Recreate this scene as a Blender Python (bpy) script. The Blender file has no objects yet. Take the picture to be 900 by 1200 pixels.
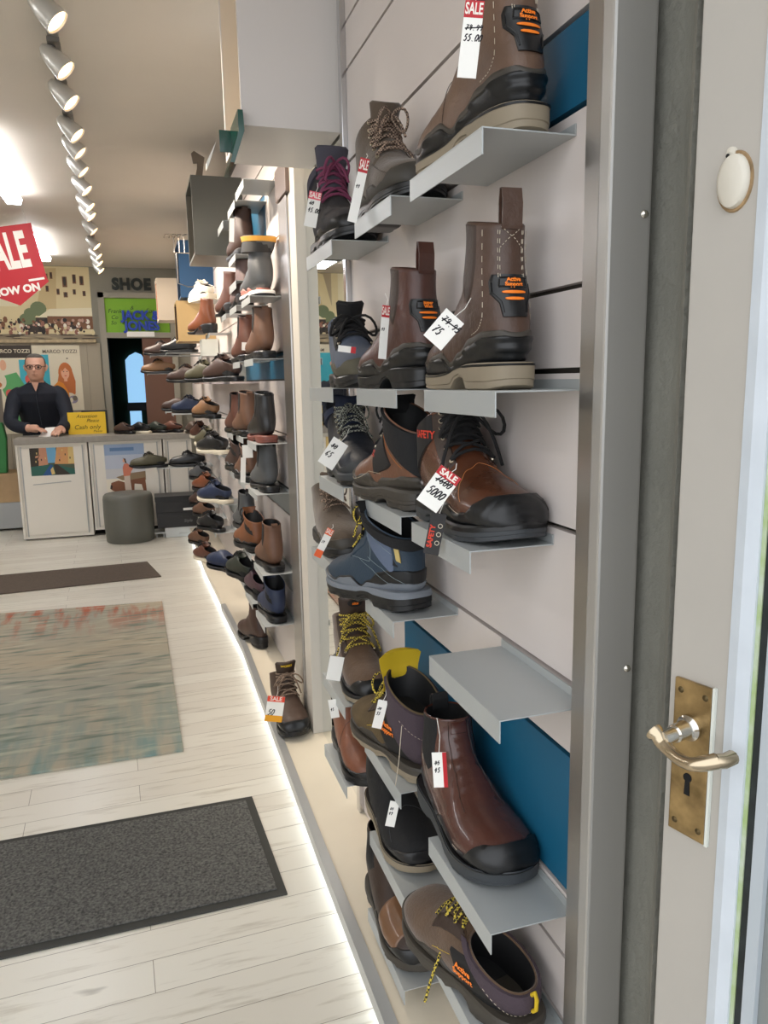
import bpy, math, random
from math import sin, cos, pi, radians as R
from mathutils import Vector, Matrix
from mathutils.bvhtree import BVHTree
random.seed(7)
SC = bpy.context.scene
COL = SC.collection

# ------------------------------------------------------------------ helpers
def lin(c):
    return c/12.92 if c <= .04045 else ((c+.055)/1.055)**2.4
def rgb(r, g, b):
    return (lin(r/255), lin(g/255), lin(b/255), 1)

MATS = {}
def mat(name, col, rough=.5, metal=0, bump=0, bscale=60, var=0, vscale=8, emit=0, spec=.5, coat=0, sheen=0, var_col=None):
    if name in MATS: return MATS[name]
    m = bpy.data.materials.new(name); m.use_nodes = True
    nt = m.node_tree; b = nt.nodes['Principled BSDF']
    c = rgb(*col)
    b.inputs['Base Color'].default_value = c
    b.inputs['Roughness'].default_value = rough
    b.inputs['Metallic'].default_value = metal
    b.inputs['Specular IOR Level'].default_value = spec
    if coat: b.inputs['Coat Weight'].default_value = coat
    if sheen: b.inputs['Sheen Weight'].default_value = sheen
    tc = nt.nodes.new('ShaderNodeTexCoord')
    if var or var_col:
        n = nt.nodes.new('ShaderNodeTexNoise'); n.inputs['Scale'].default_value = vscale; n.inputs['Detail'].default_value = 6
        nt.links.new(tc.outputs['Object'], n.inputs['Vector'])
        rp = nt.nodes.new('ShaderNodeValToRGB')
        rp.color_ramp.elements[0].position = .3; rp.color_ramp.elements[1].position = .72
        if var_col:
            rp.color_ramp.elements[0].color = rgb(*var_col); rp.color_ramp.elements[1].color = c
        else:
            rp.color_ramp.elements[0].color = (c[0]*(1-var), c[1]*(1-var), c[2]*(1-var), 1)
            rp.color_ramp.elements[1].color = (min(1, c[0]*(1+var)), min(1, c[1]*(1+var)), min(1, c[2]*(1+var)), 1)
        nt.links.new(n.outputs['Fac'], rp.inputs['Fac'])
        nt.links.new(rp.outputs['Color'], b.inputs['Base Color'])
    if bump:
        n2 = nt.nodes.new('ShaderNodeTexNoise'); n2.inputs['Scale'].default_value = bscale; n2.inputs['Detail'].default_value = 7; n2.inputs['Roughness'].default_value = .6
        nt.links.new(tc.outputs['Object'], n2.inputs['Vector'])
        bp = nt.nodes.new('ShaderNodeBump'); bp.inputs['Strength'].default_value = bump; bp.inputs['Distance'].default_value = .004
        nt.links.new(n2.outputs['Fac'], bp.inputs['Height'])
        nt.links.new(bp.outputs['Normal'], b.inputs['Normal'])
    if emit:
        b.inputs['Emission Color'].default_value = c
        b.inputs['Emission Strength'].default_value = emit
    MATS[name] = m
    return m

def tag(o, label=None, cat=None, group=None, kind=None):
    if label: o['label'] = label
    if cat: o['category'] = cat
    if group: o['group'] = group
    if kind: o['kind'] = kind
    return o

def empty(name, loc=(0, 0, 0), rot=(0, 0, 0)):
    o = bpy.data.objects.new(name, None); COL.objects.link(o)
    o.location = loc; o.rotation_euler = rot; o.empty_display_size = .05
    return o

class MB:
    """collects verts / faces, builds one mesh object"""
    def __init__(s): s.v = []; s.f = []; s.m = []
    def add(s, vs, fs, mi=0):
        n = len(s.v); s.v += [tuple(v) for v in vs]
        s.f += [tuple(i+n for i in f) for f in fs]; s.m += [mi]*len(fs)
        return s
    def box(s, x0, x1, y0, y1, z0, z1, mi=0):
        v = [(x0,y0,z0),(x1,y0,z0),(x1,y1,z0),(x0,y1,z0),(x0,y0,z1),(x1,y0,z1),(x1,y1,z1),(x0,y1,z1)]
        f = [(0,3,2,1),(4,5,6,7),(0,1,5,4),(1,2,6,5),(2,3,7,6),(3,0,4,7)]
        return s.add(v, f, mi)
    def prism(s, poly, ax, a0, a1, mi=0):
        """poly: list of 2D pts; extruded along axis ax from a0 to a1"""
        def P(p, a):
            return {0:(a,p[0],p[1]), 1:(p[0],a,p[1]), 2:(p[0],p[1],a)}[ax]
        n = len(poly)
        v = [P(p, a0) for p in poly]+[P(p, a1) for p in poly]
        f = [tuple(range(n)), tuple(range(2*n-1, n-1, -1))]
        f += [(i, i+n, (i+1)%n+n, (i+1)%n) for i in range(n)]
        return s.add(v, f, mi)
    def tube(s, pts, r, n=8, mi=0, cap=True):
        pts = [Vector(p) for p in pts]; rings = []
        rr = r if isinstance(r, (list, tuple)) else [r]*len(pts)
        up = Vector((0,0,1)); prev = None
        for i, p in enumerate(pts):
            t = (pts[min(i+1, len(pts)-1)]-pts[max(i-1, 0)])
            if t.length < 1e-9: t = Vector((0,0,1))
            t.normalize()
            if prev is None:
                a = t.cross(up)
                if a.length < .1: a = t.cross(Vector((1,0,0)))
                a.normalize()
            else:
                a = prev-t*prev.dot(t)
                if a.length < 1e-6: a = t.orthogonal()
                a.normalize()
            prev = a; b = t.cross(a)
            rings.append([p+(a*cos(2*pi*k/n)+b*sin(2*pi*k/n))*rr[i] for k in range(n)])
        v = [q for rg in rings for q in rg]; f = []
        for i in range(len(rings)-1):
            for k in range(n):
                f.append((i*n+k, i*n+(k+1)%n, (i+1)*n+(k+1)%n, (i+1)*n+k))
        if cap:
            f.append(tuple(range(n-1, -1, -1))); f.append(tuple((len(rings)-1)*n+k for k in range(n)))
        return s.add(v, f, mi)
    def lathe(s, prof, c=(0,0,0), n=24, mi=0, M=None):
        v = []; f = []
        for (r, z) in prof:
            for k in range(n):
                p = Vector((r*cos(2*pi*k/n), r*sin(2*pi*k/n), z))
                if M: p = M @ p
                v.append(p+Vector(c))
        for i in range(len(prof)-1):
            for k in range(n):
                f.append((i*n+k, i*n+(k+1)%n, (i+1)*n+(k+1)%n, (i+1)*n+k))
        return s.add(v, f, mi)
    def grid(s, P, nu, nv, mi=0, closev=False):
        """P(i,j)->pt"""
        v = [P(i, j) for i in range(nu) for j in range(nv)]
        f = []
        for i in range(nu-1):
            for j in range(nv if closev else nv-1):
                f.append((i*nv+j, i*nv+(j+1)%nv, (i+1)*nv+(j+1)%nv, (i+1)*nv+j))
        return s.add(v, f, mi)
    def xf(s, M):
        s.v = [tuple(M @ Vector(v)) for v in s.v]; return s
    def build(s, name, mats, parent=None, smooth=False, bevel=0, angle=None):
        me = bpy.data.meshes.new(name); me.from_pydata(s.v, [], s.f); me.validate(); me.update()
        if not isinstance(mats, (list, tuple)): mats = [mats]
        for m in mats: me.materials.append(m)
        if len(me.polygons) == len(s.m): me.polygons.foreach_set('material_index', s.m)
        import bmesh
        bm = bmesh.new(); bm.from_mesh(me); bmesh.ops.recalc_face_normals(bm, faces=bm.faces)
        if bevel:
            es = [e for e in bm.edges if len(e.link_faces) == 2 and e.calc_face_angle(0) > .6]
            bmesh.ops.bevel(bm, geom=es, offset=bevel, segments=2, affect='EDGES', profile=.6, clamp_overlap=True)
        bm.to_mesh(me); bm.free()
        if smooth:
            me.polygons.foreach_set('use_smooth', [True]*len(me.polygons))
            me.set_sharp_from_angle(angle=angle if angle else R(50))
        o = bpy.data.objects.new(name, me); COL.objects.link(o)
        if parent: o.parent = parent
        return o

FONT = None
def text_verts(s, size=.1, shear=0, bold=0, ext=0, align='CENTER', spacing=1, xs=1):
    cu = bpy.data.curves.new('t', 'FONT'); cu.body = s; cu.size = size; cu.shear = shear
    cu.offset = bold; cu.extrude = ext; cu.align_x = align; cu.align_y = 'CENTER'; cu.space_character = spacing
    cu.resolution_u = 3; cu.space_line = .85
    o = bpy.data.objects.new('t', cu); COL.objects.link(o)
    bpy.context.view_layer.update()
    dg = bpy.context.evaluated_depsgraph_get()
    me = bpy.data.meshes.new_from_object(o.evaluated_get(dg))
    vs = [(v.co.x*xs, v.co.y, v.co.z) for v in me.vertices]; fs = [tuple(p.vertices) for p in me.polygons]
    bpy.data.objects.remove(o); bpy.data.curves.remove(cu); bpy.data.meshes.remove(me)
    return vs, fs
def frame(o, right, up):
    r = Vector(right).normalized(); u = Vector(up).normalized(); n = r.cross(u)
    M = Matrix((r, u, n)).transposed().to_4x4(); M.translation = Vector(o)
    return M     # local x=right, y=up, z=towards viewer

# stroke font for hand-written figures
STK = {'0':[[(.5,1),(.15,.8),(.05,.4),(.25,0),(.6,.05),(.85,.5),(.75,.9),(.5,1)]],
 '5':[[(.85,1),(.35,.95),(.2,.6),(.6,.62),(.8,.35),(.55,.02),(.1,.1)]],
 '4':[[(.5,1),(.1,.4),(.85,.42)],[(.65,.75),(.55,0)]],
 '9':[[(.8,.85),(.4,1),(.15,.7),(.45,.5),(.8,.85),(.7,.3),(.5,0)]],
 '7':[[(.1,.95),(.85,1),(.5,.4),(.35,0)],[(.3,.5),(.75,.5)]],
 '6':[[(.7,1),(.25,.6),(.15,.2),(.5,0),(.8,.3),(.5,.5),(.2,.3)]],
 '8':[[(.8,.85),(.45,1),(.3,.7),(.75,.3),(.4,0),(.15,.25),(.8,.85)]],
 '3':[[(.2,.95),(.7,.95),(.4,.55),(.8,.3),(.4,0),(.1,.1)]],
 '.':[[(.4,.0),(.5,.06)]], '-':[[(.0,.5),(1,.5)]]}
def strokes(mb, txt, x, y, h, w=None, r=.0006, slant=.2, M=None, strike=False, mi=0):
    w = w or h*.6
    def T(a, b): return (x+a+(b-y)*slant*0+slant*(b), y+b) 
    for k, ch in enumerate(txt):
        for st in STK.get(ch, []):
            pts = []
            for (a, b) in st:
                px = x+k*w*1.15+a*w+slant*b*h; py = y+b*h
                pts.append((px, py, .0004))
            mb.tube(pts, r, 4, mi)
    if strike:
        mb.tube([(x-.1*w, y+h*.3, .0005), (x+len(txt)*w*1.15, y+h*.65, .0005)], r, 4, mi)

# ------------------------------------------------------------------ materials
white_panel = mat('slat_white', (214,205,200), .38, var=.03, vscale=3)
blue_panel = mat('slat_blue', (22,92,124), .42)
grey_panel = mat('slat_grey', (142,148,148), .3)
groove_m = mat('groove_dark', (70,66,60), .5, .5)
shelf_m = mat('shelf_silver', (186,190,190), .42, .35)
steel = mat('brushed_steel', (178,175,172), .3, 1, bump=.05, bscale=300)
steel_mir = mat('polished_steel', (200,200,202), .16, 1)
white_paint = mat('white_paint', (222,216,206), .5)
beige_paint = mat('beige_paint', (176,171,163), .5, var=.04, vscale=5)
brass = mat('brass', (164,140,100), .32, 1, var=.4, vscale=45)
chrome = mat('worn_chrome', (205,200,190), .2, 1)
blackm = mat('black_soft', (14,14,16), .6)
dark = mat('dark_void', (6,6,7), .9)
card = mat('card_white', (240,238,232), .7)
red_m = mat('sale_red', (184,22,34), .55)
ink = mat('ink_black', (22,20,26), .6)
orange_m = mat('orange_print', (255,132,28), .5)
white_letter = mat('white_letter', (238,232,222), .6)

# ------------------------------------------------------------------ shoe engine
BOOT = [(.289,.030,.288,.040,.010),(.284,.026,.280,.057,.030),(.270,.024,.263,.068,.0425),(.245,.022,.238,.075,.0495),
 (.212,.021,.206,.082,.0515),(.178,.021,.180,.093,.048),(.140,.022,.160,.109,.0435),(.090,.024,.146,.124,.040),
 (.035,.027,.135,.135,.0375),(.004,.040,.128,.146,.037),(-.002,.065,.123,.156,.038),(.003,.095,.117,.167,.0370),
 (.012,.125,.113,.180,.0355),(.016,.155,.112,.191,.0345),(.015,.184,.114,.201,.0350)]
HIKER = BOOT[:11]+[(.000,.090,.122,.163,.0385),(.004,.110,.123,.172,.040),(.006,.128,.125,.180,.041)]
LOWP = BOOT[:7]+[(.090,.024,.146,.113,.040),(.035,.027,.132,.111,.0375),(.004,.040,.124,.106,.036),(-.001,.055,.118,.101,.036),(.001,.070,.112,.098,.0365)]
SLIP = BOOT[:6]+[(.140,.022,.152,.098,.0435),(.090,.024,.130,.094,.040),(.035,.027,.115,.088,.037),(.004,.038,.108,.082,.035),(.001,.055,.100,.076,.035)]
WELL = BOOT[:-1]+[(.008,.200,.124,.215,.045),(.004,.235,.130,.250,.050),(.002,.26,.134,.278,.053)]
PROF = dict(boot=BOOT, hiker=HIKER, low=LOWP, slip=SLIP, well=WELL)

def cr(p0, p1, p2, p3, t):
    return .5*((2*p1)+(-p0+p2)*t+(2*p0-5*p1+4*p2-p3)*t*t+(-p0+3*p1-3*p2+p3)*t*t*t)

class Surf:
    def __init__(s, prof, L=1, H=1, W=1, side=1, hz=.13, toe=1, top_tilt=0):
        s.sec = []
        for (By, Bz, Ty, Tz, w) in PROF[prof]:
            def hz_(z): return z if z < .11 else .11+(z-.11)*H
            s.sec.append((By*L, hz_(Bz), Ty*L, hz_(Tz), w*W))
        s.n = len(s.sec); s.L = L; s.W = W; s.side = side; s.cache = {}
        s.umax = s.n-1
    def row(s, u):
        k = round(u, 5)
        if k in s.cache: return s.cache[k]
        u = min(max(u, 0), s.n-1); i = min(int(u), s.n-2); t = u-i
        q = [s.sec[max(0, min(s.n-1, i+d))] for d in (-1, 0, 1, 2)]
        r = [cr(q[0][j], q[1][j], q[2][j], q[3][j], t) for j in range(5)]
        s.cache[k] = r; return r
    def cx(s, y):
        t = max(0, min(1, y/(.29*s.L)))
        return -s.side*.009*sin(pi*t)*(1 if t < .5 else .9) + s.side*.004*t
    def __call__(s, u, v):
        By, Bz, Ty, Tz, w = s.row(u)
        a = 2*pi*v; h = (1-cos(a))/2
        fo = max(0, min(1, (8.5-u)/2.5))          # 1 on the foot, 0 on shaft
        g = 1+.35*fo; hh = h**g
        lo = .42+.38*(1-fo); hi = .85
        k = min(1, max(0, (h-.15)/.6)); e = lo*(1-k)+hi*k
        sn = sin(a); x = w*(1 if sn >= 0 else -1)*abs(sn)**e
        y = By+(Ty-By)*hh; z = Bz+(Tz-Bz)*hh
        if 4 < u < 9 and h > .45:
            yy = y/s.L; g2 = math.exp(-((yy-.185)/.028)**2)+.6*math.exp(-((yy-.135)/.018)**2)
            z += s.W*.0011*g2*(h-.45)*2*sin(yy*2*pi/.0155+x*45+1.5*sin(x*60))
        return Vector((x+s.cx(y), y, z))
    def N(s, u, v):
        d = .03
        u0, u1 = max(0, u-d*3), min(s.umax, u+d*3)
        a = s(u1, v)-s(u0, v); b = s(u, v+.008)-s(u, v-.008)
        n = a.cross(b)
        if n.length < 1e-12: return Vector((0, 1, 0))
        n.normalize()
        c = s(u, .5).lerp(s(u, 0), .5)
        if n.dot(s(u, v)-c) < 0: n = -n
        return n

def ramp_edges(n):
    a = [i/(n-1) for i in range(n)]
    a[1:1] = [.35*a[1]]; a[-1:-1] = [1-.35*(1-a[-2])]
    return a

def patch(mb, S, fn, nu, nv, th, mi=0, open_u0=False, wob=None):
    A = ramp_edges(nu); B = ramp_edges(nv)
    pts = []
    for i, a in enumerate(A):
        row = []
        for j, b in enumerate(B):
            u, v = fn(a, b)
            e = 0 if (j in (0, len(B)-1) or (i in (0, len(A)-1) and not (open_u0 and i == 0))) else 1
            off = th*e-.0006*(1-e)
            p = S(u, v)
            if wob and e: off += wob(p)
            row.append(p+S.N(u, v)*off)
        pts.append(row)
    mb.grid(lambda i, j: pts[i][j], len(A), len(B), mi)

def vbelow(S, u, zt):
    """largest v (0..0.5) where the surface is still below zt(y)"""
    p = S(u, 0)
    if p.z > zt(p.y): return 0
    lo = 0
    for k in range(1, 41):
        v = k/80
        p = S(u, v)
        if p.z > zt(p.y):
            a, b = lo, v
            for _ in range(8):
                m = (a+b)/2; q = S(u, m)
                if q.z > zt(q.y): b = m
                else: a = m
            return a
        lo = v
    return .5

def below(mb, S, zt, th, nu=40, nv=17, umax=11, umin=0.0, mi=0, wob=None):
    us = [umin+(umax-umin)*i/(nu-1) for i in range(nu)]
    V = [(u, vbelow(S, u, zt)) for u in us]
    V = [q for q in V if q[1] > .004]
    if len(V) < 3: return
    B = ramp_edges(nv); rows = []
    for k, (u, v) in enumerate(V):
        row = []
        for j, b in enumerate(B):
            vv = -v+2*v*b
            e = 0 if (j in (0, len(B)-1) and v < .499) or k == len(V)-1 else 1
            p = S(u, vv % 1); off = th*e-.0006*(1-e)
            if wob and e: off += wob(p)
            row.append(p+S.N(u, vv % 1)*off)
        rows.append(row)
    if V[0][1] >= .499:
        c = sum(rows[0], Vector())/len(rows[0]); rows.insert(0, [c+Vector((0, .0005, 0))]*len(B))
    mb.grid(lambda i, j: rows[i][j], len(rows), len(B), mi)

SOLE_W = [(-.009,.0),(-.0075,.013),(-.002,.0235),(.010,.032),(.030,.0375),(.06,.0385),(.095,.0375),(.125,.039),(.155,.0435),(.185,.0495),
          (.212,.053),(.240,.0515),(.262,.0455),(.280,.034),(.291,.019),(.2955,.008),(.297,0)]
def sole_stations(L, W, n=44, grow=0):
    pts = []
    for i in range(n):
        t = i/(n-1); a = (1-cos(pi*t))/2; x = a*(len(SOLE_W)-1)
        t2 = .55*t+.45*a; x = t2*(len(SOLE_W)-1)
        k = min(int(x), len(SOLE_W)-2); f = x-k
        q = [SOLE_W[max(0, min(len(SOLE_W)-1, k+d))] for d in (-1, 0, 1, 2)]
        y = cr(q[0][0], q[1][0], q[2][0], q[3][0], f); w = max(0, cr(q[0][1], q[1][1], q[2][1], q[3][1], f))
        pts.append((y*L, w*W+(grow if 0 < i < n-1 else 0)))
    return pts

def sole(S, L, W, zh=.034, zf=.024, spring=.012, arch=.010, lug=.003, levels=None, heel=0, split=.4, grow=0, n=44, flat=False, tooth=4):
    """returns MB with material 0 lower, 1 upper"""
    mb = MB(); st = sole_stations(L, W, n, grow)
    def sp(y): return spring*max(0, (y/L-.20)/.09)**2
    def bot(y):
        t = y/L; b = sp(y)
        if t > .20: pass
        if heel:
            k = min(1, max(0, (t-.072)/.012)); e = min(1, max(0, (.165-t)/.06))
            return b+(zh-.010)*k*min(1, e*1.0) if not flat else b
        k = max(0, 1-abs(t-.105)/.028)
        return b+arch*min(1, k*1.6)+.004*max(0, (-t+.012)/.02)
    def top(y):
        t = y/L; k = min(1, max(0, (t-.06)/.13)); k = k*k*(3-2*k)
        return zh+(zf-zh)*k+sp(y)*.75
    lv = levels or [(0, .0045), (.06, .001), (.30, .001), (.34, 0), (split, .0), (split+.02, -.001), (.86, -.0005), (1, .0015), (1.03, .009)]
    rows = []
    for li, (f, ins) in enumerate(lv):
        ring = []
        for sgn in (1, -1):
            seq = st if sgn == 1 else st[-2:0:-1]
            for i, (y, w) in enumerate(seq):
                notch = lug if (li < 3 and (i//2) % 2 == 0 and .03 < y/L < .27) else 0
                ww = max(0, w-ins-notch)
                b = bot(y); z = b+(top(y)-b)*f
                yy = y
                if y < .02*L: yy = y+ins*(1-(max(0, y)/(.02*L)))
                if y > .27*L: yy = y-ins*(y-.27*L)/(.027*L)
                ring.append(Vector((sgn*ww+S.cx(y), yy, z)))
        rows.append(ring)
    m = len(rows[0])
    base = len(mb.v)
    for i in range(len(rows)-1):
        mi = 0 if lv[i][0] < split else 1
        mb.add(rows[i]+rows[i+1], [(k, (k+1) % m, m+(k+1) % m, m+k) for k in range(m)], mi)
    for ring, mi in ((rows[0], 0), (rows[-1], 1)):
        fs = []
        N = len(st)
        for k in range(N-1):
            a, b = k, k+1; c, d = (m-k-1) % m if k+1 < N-1 else b, (m-k) % m
            if k+1 == N-1: c = b
            f = [a, b, c, d]; f2 = []
            for q in f:
                if q not in f2: f2.append(q)
            if len(f2) > 2: fs.append(tuple(f2))
        mb.add(ring, fs, mi)
    return mb

def line_on(mb, S, pts, r=.0006, off=.0018, n=24, dash=False, mi=0, seg=4):
    """poly-line through (u,v) points hugging the surface"""
    P = []
    tot = len(pts)-1
    for i in range(n*tot+1):
        k = min(i//n, tot-1); t = (i-k*n)/n
        u = pts[k][0]+(pts[k+1][0]-pts[k][0])*t; v = pts[k][1]+(pts[k+1][1]-pts[k][1])*t
        P.append(S(u, v % 1)+S.N(u, v % 1)*off)
    if not dash: mb.tube(P, r, seg, mi)
    else:
        for i in range(0, len(P)-1, 2): mb.tube(P[i:i+2], r, seg, mi)

def project(mb, bvh, vs, fs, M, off, mi=0, dist=.2):
    """vs in local xy of M (z towards viewer) thrown on the bvh along -z"""
    d = -(M.to_3x3() @ Vector((0, 0, 1)))
    out = []; ok = []
    for v in vs:
        p = M @ Vector((v[0], v[1], 0)); h = bvh.ray_cast(p, d, dist)
        if h[0] is None: out.append(p-Vector(d)*-0.0); ok.append(False)
        else:
            o_ = off+v[2] if len(v) > 2 else off
            out.append(h[0]-d*o_); ok.append(True)
    fs = [f for f in fs if all(ok[i] for i in f)]
    if fs: mb.add(out, fs, mi)

def blob(poly, rings=6, th=.002):
    """polygon -> radial grid with raised inside"""
    cx = sum(p[0] for p in poly)/len(poly); cy = sum(p[1] for p in poly)/len(poly)
    dense = []
    for i in range(len(poly)):
        a, b = poly[i], poly[(i+1) % len(poly)]
        for k in range(4): dense.append((a[0]+(b[0]-a[0])*k/4, a[1]+(b[1]-a[1])*k/4))
    n = len(dense); vs = []; fs = []
    sc = [1, .985]+[1-.985*(k/(rings)) for k in range(1, rings)]+[0.02]
    sc = sorted(set(sc), reverse=True)
    for k, s in enumerate(sc):
        for p in dense: vs.append((cx+(p[0]-cx)*s, cy+(p[1]-cy)*s, -.0005-th if k == 0 else 0))
    for k in range(len(sc)-1):
        for i in range(n): fs.append((k*n+i, k*n+(i+1) % n, (k+1)*n+(i+1) % n, (k+1)*n+i))
    fs.append(tuple((len(sc)-1)*n+i for i in range(n)))
    return vs, fs

def lace_mat(name, a, b, sc=160):
    if name in MATS: return MATS[name]
    m = mat(name, a, .8)
    nt = m.node_tree; bs = nt.nodes['Principled BSDF']
    tc = nt.nodes.new('ShaderNodeTexCoord'); vo = nt.nodes.new('ShaderNodeTexChecker')
    vo.inputs['Scale'].default_value = sc; vo.inputs['Color1'].default_value = rgb(*a); vo.inputs['Color2'].default_value = rgb(*b)
    nt.links.new(tc.outputs['Object'], vo.inputs['Vector']); nt.links.new(vo.outputs['Color'], bs.inputs['Base Color'])
    return m

def shoe(name, label, cat, loc, yaw, prof='boot', up=None, sl=None, L=1, H=1, W=1, side=1, q=1, group=None, pitch=0, roll=0, **o):
    """one shoe: toe towards local +y.  o = options"""
    root = empty(name, loc, (R(pitch), R(roll), R(yaw)))
    tag(root, label, cat, group)
    S = Surf(prof, L, H, W, side)
    nu = max(20, int(S.umax*4*q)); nv = 40 if q >= 1 else (28 if q > .6 else 20)
    u0 = 0
    # upper with rim and lining
    mb = MB()
    U = [S.umax*i/(nu-1) for i in range(nu)]
    noise = [random.uniform(-1, 1) for _ in range(8)]
    rows = [[S(u, j/nv) for j in range(nv)] for u in U]
    tip = sum(rows[0], Vector())/nv
    rim = rows[-1]; c = sum(rim, Vector())/nv
    upd = Vector((0, 0, 1))
    dirn = (S(S.umax, .25)-S(S.umax-.6, .25)).normalized()
    depth = o.get('depth', .055)
    collar = o.get('rimw', .004)
    r1 = [p+(c-p).normalized()*collar*.5+dirn*collar*.5 for p in rim]
    r2 = [p+(c-p).normalized()*collar for p in rim]
    r3 = [p+(c-p).normalized()*(collar+.002)-dirn*depth for p in rim]
    mb.add([tip], [])
    for rw in rows: mb.v += [tuple(p) for p in rw]
    f = [(0, 1+(j+1) % nv, 1+j) for j in range(nv)]
    for i in range(nu-1):
        for j in range(nv): f.append((1+i*nv+j, 1+i*nv+(j+1) % nv, 1+(i+1)*nv+(j+1) % nv, 1+(i+1)*nv+j))
    mb.f += f; mb.m += [0]*len(f)
    base = 1+(nu-1)*nv
    n0 = len(mb.v)
    mb.v += [tuple(p) for p in r1]+[tuple(p) for p in r2]
    for a, b in ((base, n0), (n0, n0+nv)):
        ff = [(a+j, a+(j+1) % nv, b+(j+1) % nv, b+j) for j in range(nv)]
        mb.f += ff; mb.m += [0]*nv
    upper = mb.build('upper', up, root, smooth=True, angle=R(70))
    ub = BVHTree.FromPolygons([Vector(v) for v in mb.v], mb.f)
    li = MB(); li.add(r2+r3, [(j, (j+1) % nv, nv+(j+1) % nv, nv+j) for j in range(nv)]+[tuple(range(nv, 2*nv))])
    li.build('lining', o.get('lin', blackm), root, smooth=True)
    # sole
    so = dict(zh=.034, zf=.024)
    so.update(o.get('sole', {}))
    sm = sole(S, L, W, n=44 if q >= 1 else 26, **so)
    sol = sm.build('outsole', [sl, o.get('mid', sl)], root, smooth=True, angle=R(35))
    # overlays
    for (nm, ztf, th, m, kw) in o.get('below', []):
        b = MB(); below(b, S, ztf, th, nu=110 if q >= 1 else 30, **kw)
        if b.f: b.build(nm, m, root, smooth=True, angle=R(60))
    if 'cap' in o:
        m, uc, th = o['cap']
        b = MB(); patch(b, S, lambda a, bb: (max(.02, a*(uc-.7*uc*.0-abs(bb-.5)*.5*1.2)), .06+.88*bb), 10, 24, th, open_u0=True)
        tc = b.build('toe_cap', m, root, smooth=True, angle=R(60))
    for (nm, fn, th, m, nn) in o.get('patches', []):
        b = MB(); patch(b, S, fn, nn, nn, th)
        b.build(nm, m, root, smooth=True, angle=R(60))
    if 'gore' in o:
        m = o['gore']; ulo = o.get('gore_u', 7.2)
        for sg in (0, 1):
            def fn(a, b, sg=sg):
                u = ulo+(S.umax-.05-ulo)*a; wv = .035+.045*min(1, a*1.6)
                v = .30-.02*a+(b-.5)*2*wv
                return u, (v if sg == 0 else 1-v)
            g = MB(); patch(g, S, fn, 14, 8, .0012)
            g.build('elastic_panel', m, root, smooth=True)
    # pull tab
    if 'tab' in o:
        m, w, h = o['tab']; p = S(S.umax, 0); t = MB(); out = []
        pth = [(-.0010, -.004), (-.0020, 0), (-.003, h*.6), (.001, h), (.008, h+.001), (.012, h*.6), (.012, -.005)]
        pth = [(p.y+a, p.z+b) for a, b in pth]
        def col(off):
            res = []
            for i, (y, z) in enumerate(pth):
                a = pth[max(0, i-1)]; b_ = pth[min(len(pth)-1, i+1)]
                ty, tz = b_[0]-a[0], b_[1]-a[1]; l = math.hypot(ty, tz)
                res.append((y+tz/l*off, z-ty/l*off))
            return res
        A, B = col(0), col(.0022)
        cxx = p.x
        for i in range(len(A)-1):
            q0 = [(cxx-w/2, *A[i]), (cxx+w/2, *A[i]), (cxx+w/2, *A[i+1]), (cxx-w/2, *A[i+1])]
            q1 = [(cxx-w/2, *B[i]), (cxx+w/2, *B[i]), (cxx+w/2, *B[i+1]), (cxx-w/2, *B[i+1])]
            t.add(q0+q1, [(0, 1, 2, 3), (4, 7, 6, 5), (0, 3, 7, 4), (1, 5, 6, 2), (0, 4, 5, 1), (3, 2, 6, 7)])
        t.build('pull_tab', m, root, smooth=True, angle=R(40))
    # collar padding
    if 'collar' in o:
        m, du, th = o['collar']
        b = MB(); patch(b, S, lambda a, bb: (S.umax-du+du*a*.995, (-.40+.80*bb) % 1 if False else (.62+.76*bb) % 1), 10, 34, th)
        b.build('collar', m, root, smooth=True)
    # tongue
    if 'tongue' in o:
        m, ulo, w, rise, lean = o['tongue']
        P = []
        uu = [ulo+(S.umax-ulo)*k/7 for k in range(8)]
        for u in uu: P.append(S(u, .5)+S.N(u, .5)*.0015)
        d = (P[-1]-P[-3]).normalized(); d = (d+Vector((0, lean, .35))).normalized()
        e = P[-1]
        for k in range(1, 6): P.append(e+d*rise*k/5+Vector((0, lean*rise*.5*(k/5)**2, 0)))
        t = MB(); nx = 11; F = []; Bk = []
        for i, p in enumerate(P):
            tg = (P[min(i+1, len(P)-1)]-P[max(0, i-1)]).normalized(); n = Vector((1, 0, 0)).cross(tg).normalized()
            if n.y < 0: n = -n
            s_ = i/(len(P)-1); ww = w*(.7+.3*s_)*(1 if i < len(P)-1 else .82)
            fr = []; bk = []
            for j in range(nx):
                a = (j/(nx-1)-.5)*2
                cur = .012*a*a; th = .0055*(1-abs(a)**3)+.001
                fr.append(p+Vector((a*ww/2, 0, 0))-n*cur+n*th*.5)
                bk.append(p+Vector((a*ww/2, 0, 0))-n*cur-n*(th*.9))
            F.append(fr); Bk.append(bk)
        t.grid(lambda i, j: F[i][j], len(P), nx); t.grid(lambda i, j: Bk[i][nx-1-j], len(P), nx)
        n1 = len(P)*nx
        for i in range(len(P)-1):
            t.f.append((i*nx, (i+1)*nx, n1+(i+1)*nx+nx-1, n1+i*nx+nx-1)); t.m.append(0)
            t.f.append((i*nx+nx-1, n1+i*nx, n1+(i+1)*nx, (i+1)*nx+nx-1)); t.m.append(0)
        i = len(P)-1
        for j in range(nx-1): t.f.append((i*nx+j, i*nx+j+1, n1+i*nx+nx-2-j, n1+i*nx+nx-1-j)); t.m.append(0)
        to = t.build('tongue', m, root, smooth=True, angle=R(80))
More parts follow.
